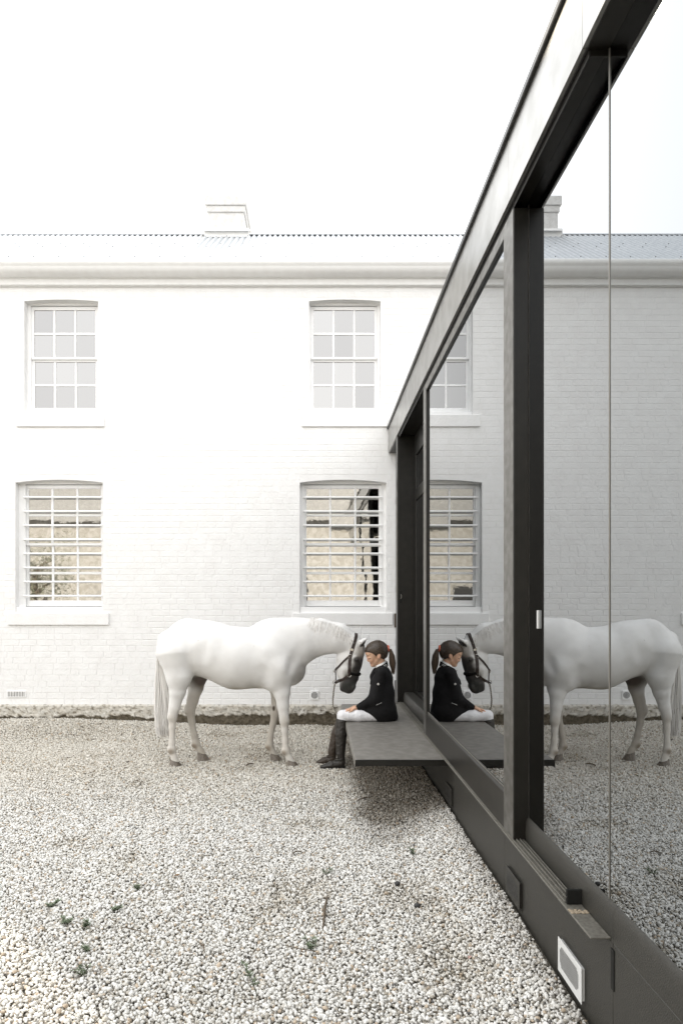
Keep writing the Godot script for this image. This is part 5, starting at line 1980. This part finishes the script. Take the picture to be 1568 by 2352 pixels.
func weed(u: float, v: float, height: float, lean: float, label: String, bushy: int, seed_: int) -> void:
	var r := RandomNumberGenerator.new()
	r.seed = seed_
	var o := thing("weed", label, "weed", on_ground(u, v), "weeds growing through the gravel")
	var st := MB.new()
	var lf := MB.new()
	var stems := 1 if height > 0.07 else 3
	for s in stems:
		var pts := []
		var rad := []
		var a := r.randf() * TAU
		var spread := 0.0 if stems == 1 else height * 0.6
		for i in 6:
			var t := i / 5.0
			pts.append(Vector3(lean * height * t * t + cos(a) * spread * t, height * t * (1.0 if stems == 1 else 0.75) - 0.01, sin(a) * spread * t) + Vector3(r.randf_range(-1, 1), 0, r.randf_range(-1, 1)) * 0.003 * t)
			rad.append(lerpf(0.0022, 0.0010, t))
		st.tube(pts, rad, 5)
		for i in bushy:
			var t := r.randf_range(0.35, 1.0) if stems == 1 else r.randf_range(0.2, 1.0)
			var k := minf(t * 5.0, 4.999)
			var base: Vector3 = pts[int(k)].lerp(pts[int(k) + 1], k - int(k))
			var ang := r.randf() * TAU
			var dir := Vector3(cos(ang), r.randf_range(0.1, 1.0), sin(ang)).normalized()
			var ln := r.randf_range(0.010, 0.022) * (1.0 if height > 0.07 else 0.9)
			var tip := base + dir * ln
			var side := dir.cross(Vector3.UP).normalized() * r.randf_range(0.0022, 0.0042)
			lf.col = Color(0.11, 0.14, 0.085).lerp(Color(0.20, 0.235, 0.16), r.randf())
			for w in 3:
				var q := base.lerp(tip, 0.25 + 0.3 * w)
				var sz := side * (2.2 - 0.5 * w)
				lf.flat3(q, q + sz + dir * ln * 0.28, q + dir * ln * 0.34, Vector3.UP)
				lf.flat3(q, q - sz + dir * ln * 0.28, q + dir * ln * 0.34, Vector3.UP)
	part("stem", st.done(), M.stem, o)
	part("leaves", lf.done(true), M.leaf, o)

func litter() -> void:
	M.stem = mat("weed_stem", lin(0.055, 0.06, 0.035), 0.8)
	var leaf := mat("weed_leaf", Color.WHITE, 0.7, 0.3)
	leaf.vertex_color_use_as_albedo = true
	leaf.backlight_enabled = true
	leaf.backlight = Color(0.25, 0.3, 0.15)
	M.leaf = leaf
	weed(590, 2294, 0.135, -0.45, "tallest feathery green weed, leaning left, at the bottom middle of the gravel", 34, 1)
	weed(714, 2178, 0.055, -0.3, "small dark green weed beside a long thin twig", 26, 2)
	weed(751, 2010, 0.045, 0.1, "thin green sprig growing above a dry brown stick", 14, 3)
	weed(117, 2085, 0.040, 0.4, "dark low weed tuft furthest left and furthest back of the left weeds", 20, 4)
	weed(152, 2127, 0.045, 0.2, "dense grey green weed tuft between the leftmost tuft and its right neighbour", 26, 5)
	weed(195, 2136, 0.042, -0.2, "third weed tuft from the left, just right of the dense grey green one", 22, 6)
	weed(202, 2190, 0.038, 0.2, "pale sparse weed tuft in front of two denser tufts on the left", 16, 7)
	weed(192, 2246, 0.050, -0.1, "slender upright weed nearest the bottom left corner", 14, 8)
	weed(265, 2093, 0.036, 0.3, "flat spreading weed tuft right of the left group of weeds", 20, 9)
	weed(314, 2046, 0.036, -0.3, "dark flat weed tuft with dead leaves in the left middle gravel", 18, 10)
	weed(946, 1968, 0.045, -0.4, "dark wilted weed between the bench and the painted base vent", 14, 11)

	var bark := mat("bark", lin(0.10, 0.075, 0.05), 0.9)
	var twigs := [
		[[742, 2135], [746, 2095], [752, 2062], 0.0058, "thick dry brown stick lying below a green sprig"],
		[[656, 2176], [690, 2188], [736, 2196], 0.0018, "long thin dark twig curving right beside a small weed"],
		[[277, 2138], [306, 2146], [335, 2153], 0.0022, "short dark twig lying among the left weeds"],
		[[820, 1844], [836, 1839], [850, 1837], 0.0045, "dark stick lying in the shade in front of the bench"],
		[[672, 1965], [684, 1962], [696, 1963], 0.0035, "short dark stick lying alone in the middle gravel"],
		[[460, 2172], [467, 2182], [470, 2195], 0.0035, "stubby dark twig standing up left of the tallest weed"],
		[[565, 1762], [573, 1759], [584, 1758], 0.0060, "dark twig on the gravel between the horse's front and hind hooves"],
	]
	for t in twigs:
		var a := on_ground(t[0][0], t[0][1])
		var b := on_ground(t[1][0], t[1][1])
		var c := on_ground(t[2][0], t[2][1])
		for p in [a, b, c]: p.y += 0.006
		b.y += 0.008
		var o := thing("twig", t[4], "twig", b, "twigs lying on the gravel")
		var st := MB.new()
		st.tube([a - b + Vector3(0, 0.008, 0), a.lerp(b, 0.5) - b + Vector3(0, 0.010, 0.002), Vector3(0, 0.006, 0), b.lerp(c, 0.5) - b + Vector3(0, 0.009, -0.003), c - b + Vector3(0, 0.008, 0)], [t[3] * 0.8, t[3], t[3] * 1.1, t[3] * 0.9, t[3] * 0.4], 6)
		part("stem", st.done(), bark, o)
	var leaves := [
		[407, 2018, lin(0.22, 0.13, 0.06), "curled brown leaf in the middle left gravel", 0.022],
		[445, 2277, lin(0.12, 0.09, 0.04), "small dark olive leaf left of the tallest weed", 0.014],
		[814, 1876, lin(0.16, 0.12, 0.07), "brown leaf at the edge of the bench's shade", 0.020],
		[722, 2207, lin(0.30, 0.19, 0.09), "tan leaf fragment in front of the small weed with a twig", 0.014],
		[721, 2351, lin(0.26, 0.17, 0.09), "tan leaf at the bottom middle edge of the gravel", 0.014],
		[503, 1788, lin(0.10, 0.09, 0.05), "dark olive leaf on the gravel in front of the horse", 0.028],
		[1078, 2214, lin(0.50, 0.33, 0.28), "pinkish leaf on the gravel near the white vent", 0.016],
	]
	var rl := RandomNumberGenerator.new()
	rl.seed = 8
	for l in leaves:
		var o := thing("fallen_leaf", l[3], "leaf", on_ground(l[0], l[1]) + Vector3(0, 0.008, 0), "dead leaves lying on the gravel")
		var st := MB.new()
		var a := rl.randf() * TAU
		var s: float = l[4]
		var d := Vector3(cos(a), 0, sin(a)) * s
		var w := Vector3(-sin(a), 0, cos(a)) * s * 0.42
		var up := Vector3(0, s * 0.35, 0)
		for k in 2:
			var sg := 1.0 if k == 0 else -1.0
			st.quad(-d, -d * 0.3 + w * sg + up, d * 0.4 + w * sg * 0.8 + up * 0.8, Vector3(0, 0.002, 0), Vector3.UP)
			st.flat3(Vector3(0, 0.002, 0), d * 0.4 + w * sg * 0.8 + up * 0.8, d + up * 0.3, Vector3.UP)
		var m := mat("dead_leaf", l[2], 0.8)
		part("blade", st.done(), m, o)
	var dark := mat("dark_stone", lin(0.035, 0.034, 0.034), 0.7)
	var pebbles := [[912, 2038, 0.016, "round black pebble nearest the bench in the right gravel"], [958, 2088, 0.017, "dark grey pebble right of and nearer than the round black one"]]
	for p in pebbles:
		var o := thing("dark_pebble", p[3], "pebble", on_ground(p[0], p[1]) + Vector3(0, 0.006, 0), "dark pebbles among the white gravel")
		var st := MB.new()
		st.ball(Vector3.ZERO, Vector3(p[2], p[2] * 0.7, p[2] * 0.8), 10, 7)
		part("stone", st.done(), dark, o)
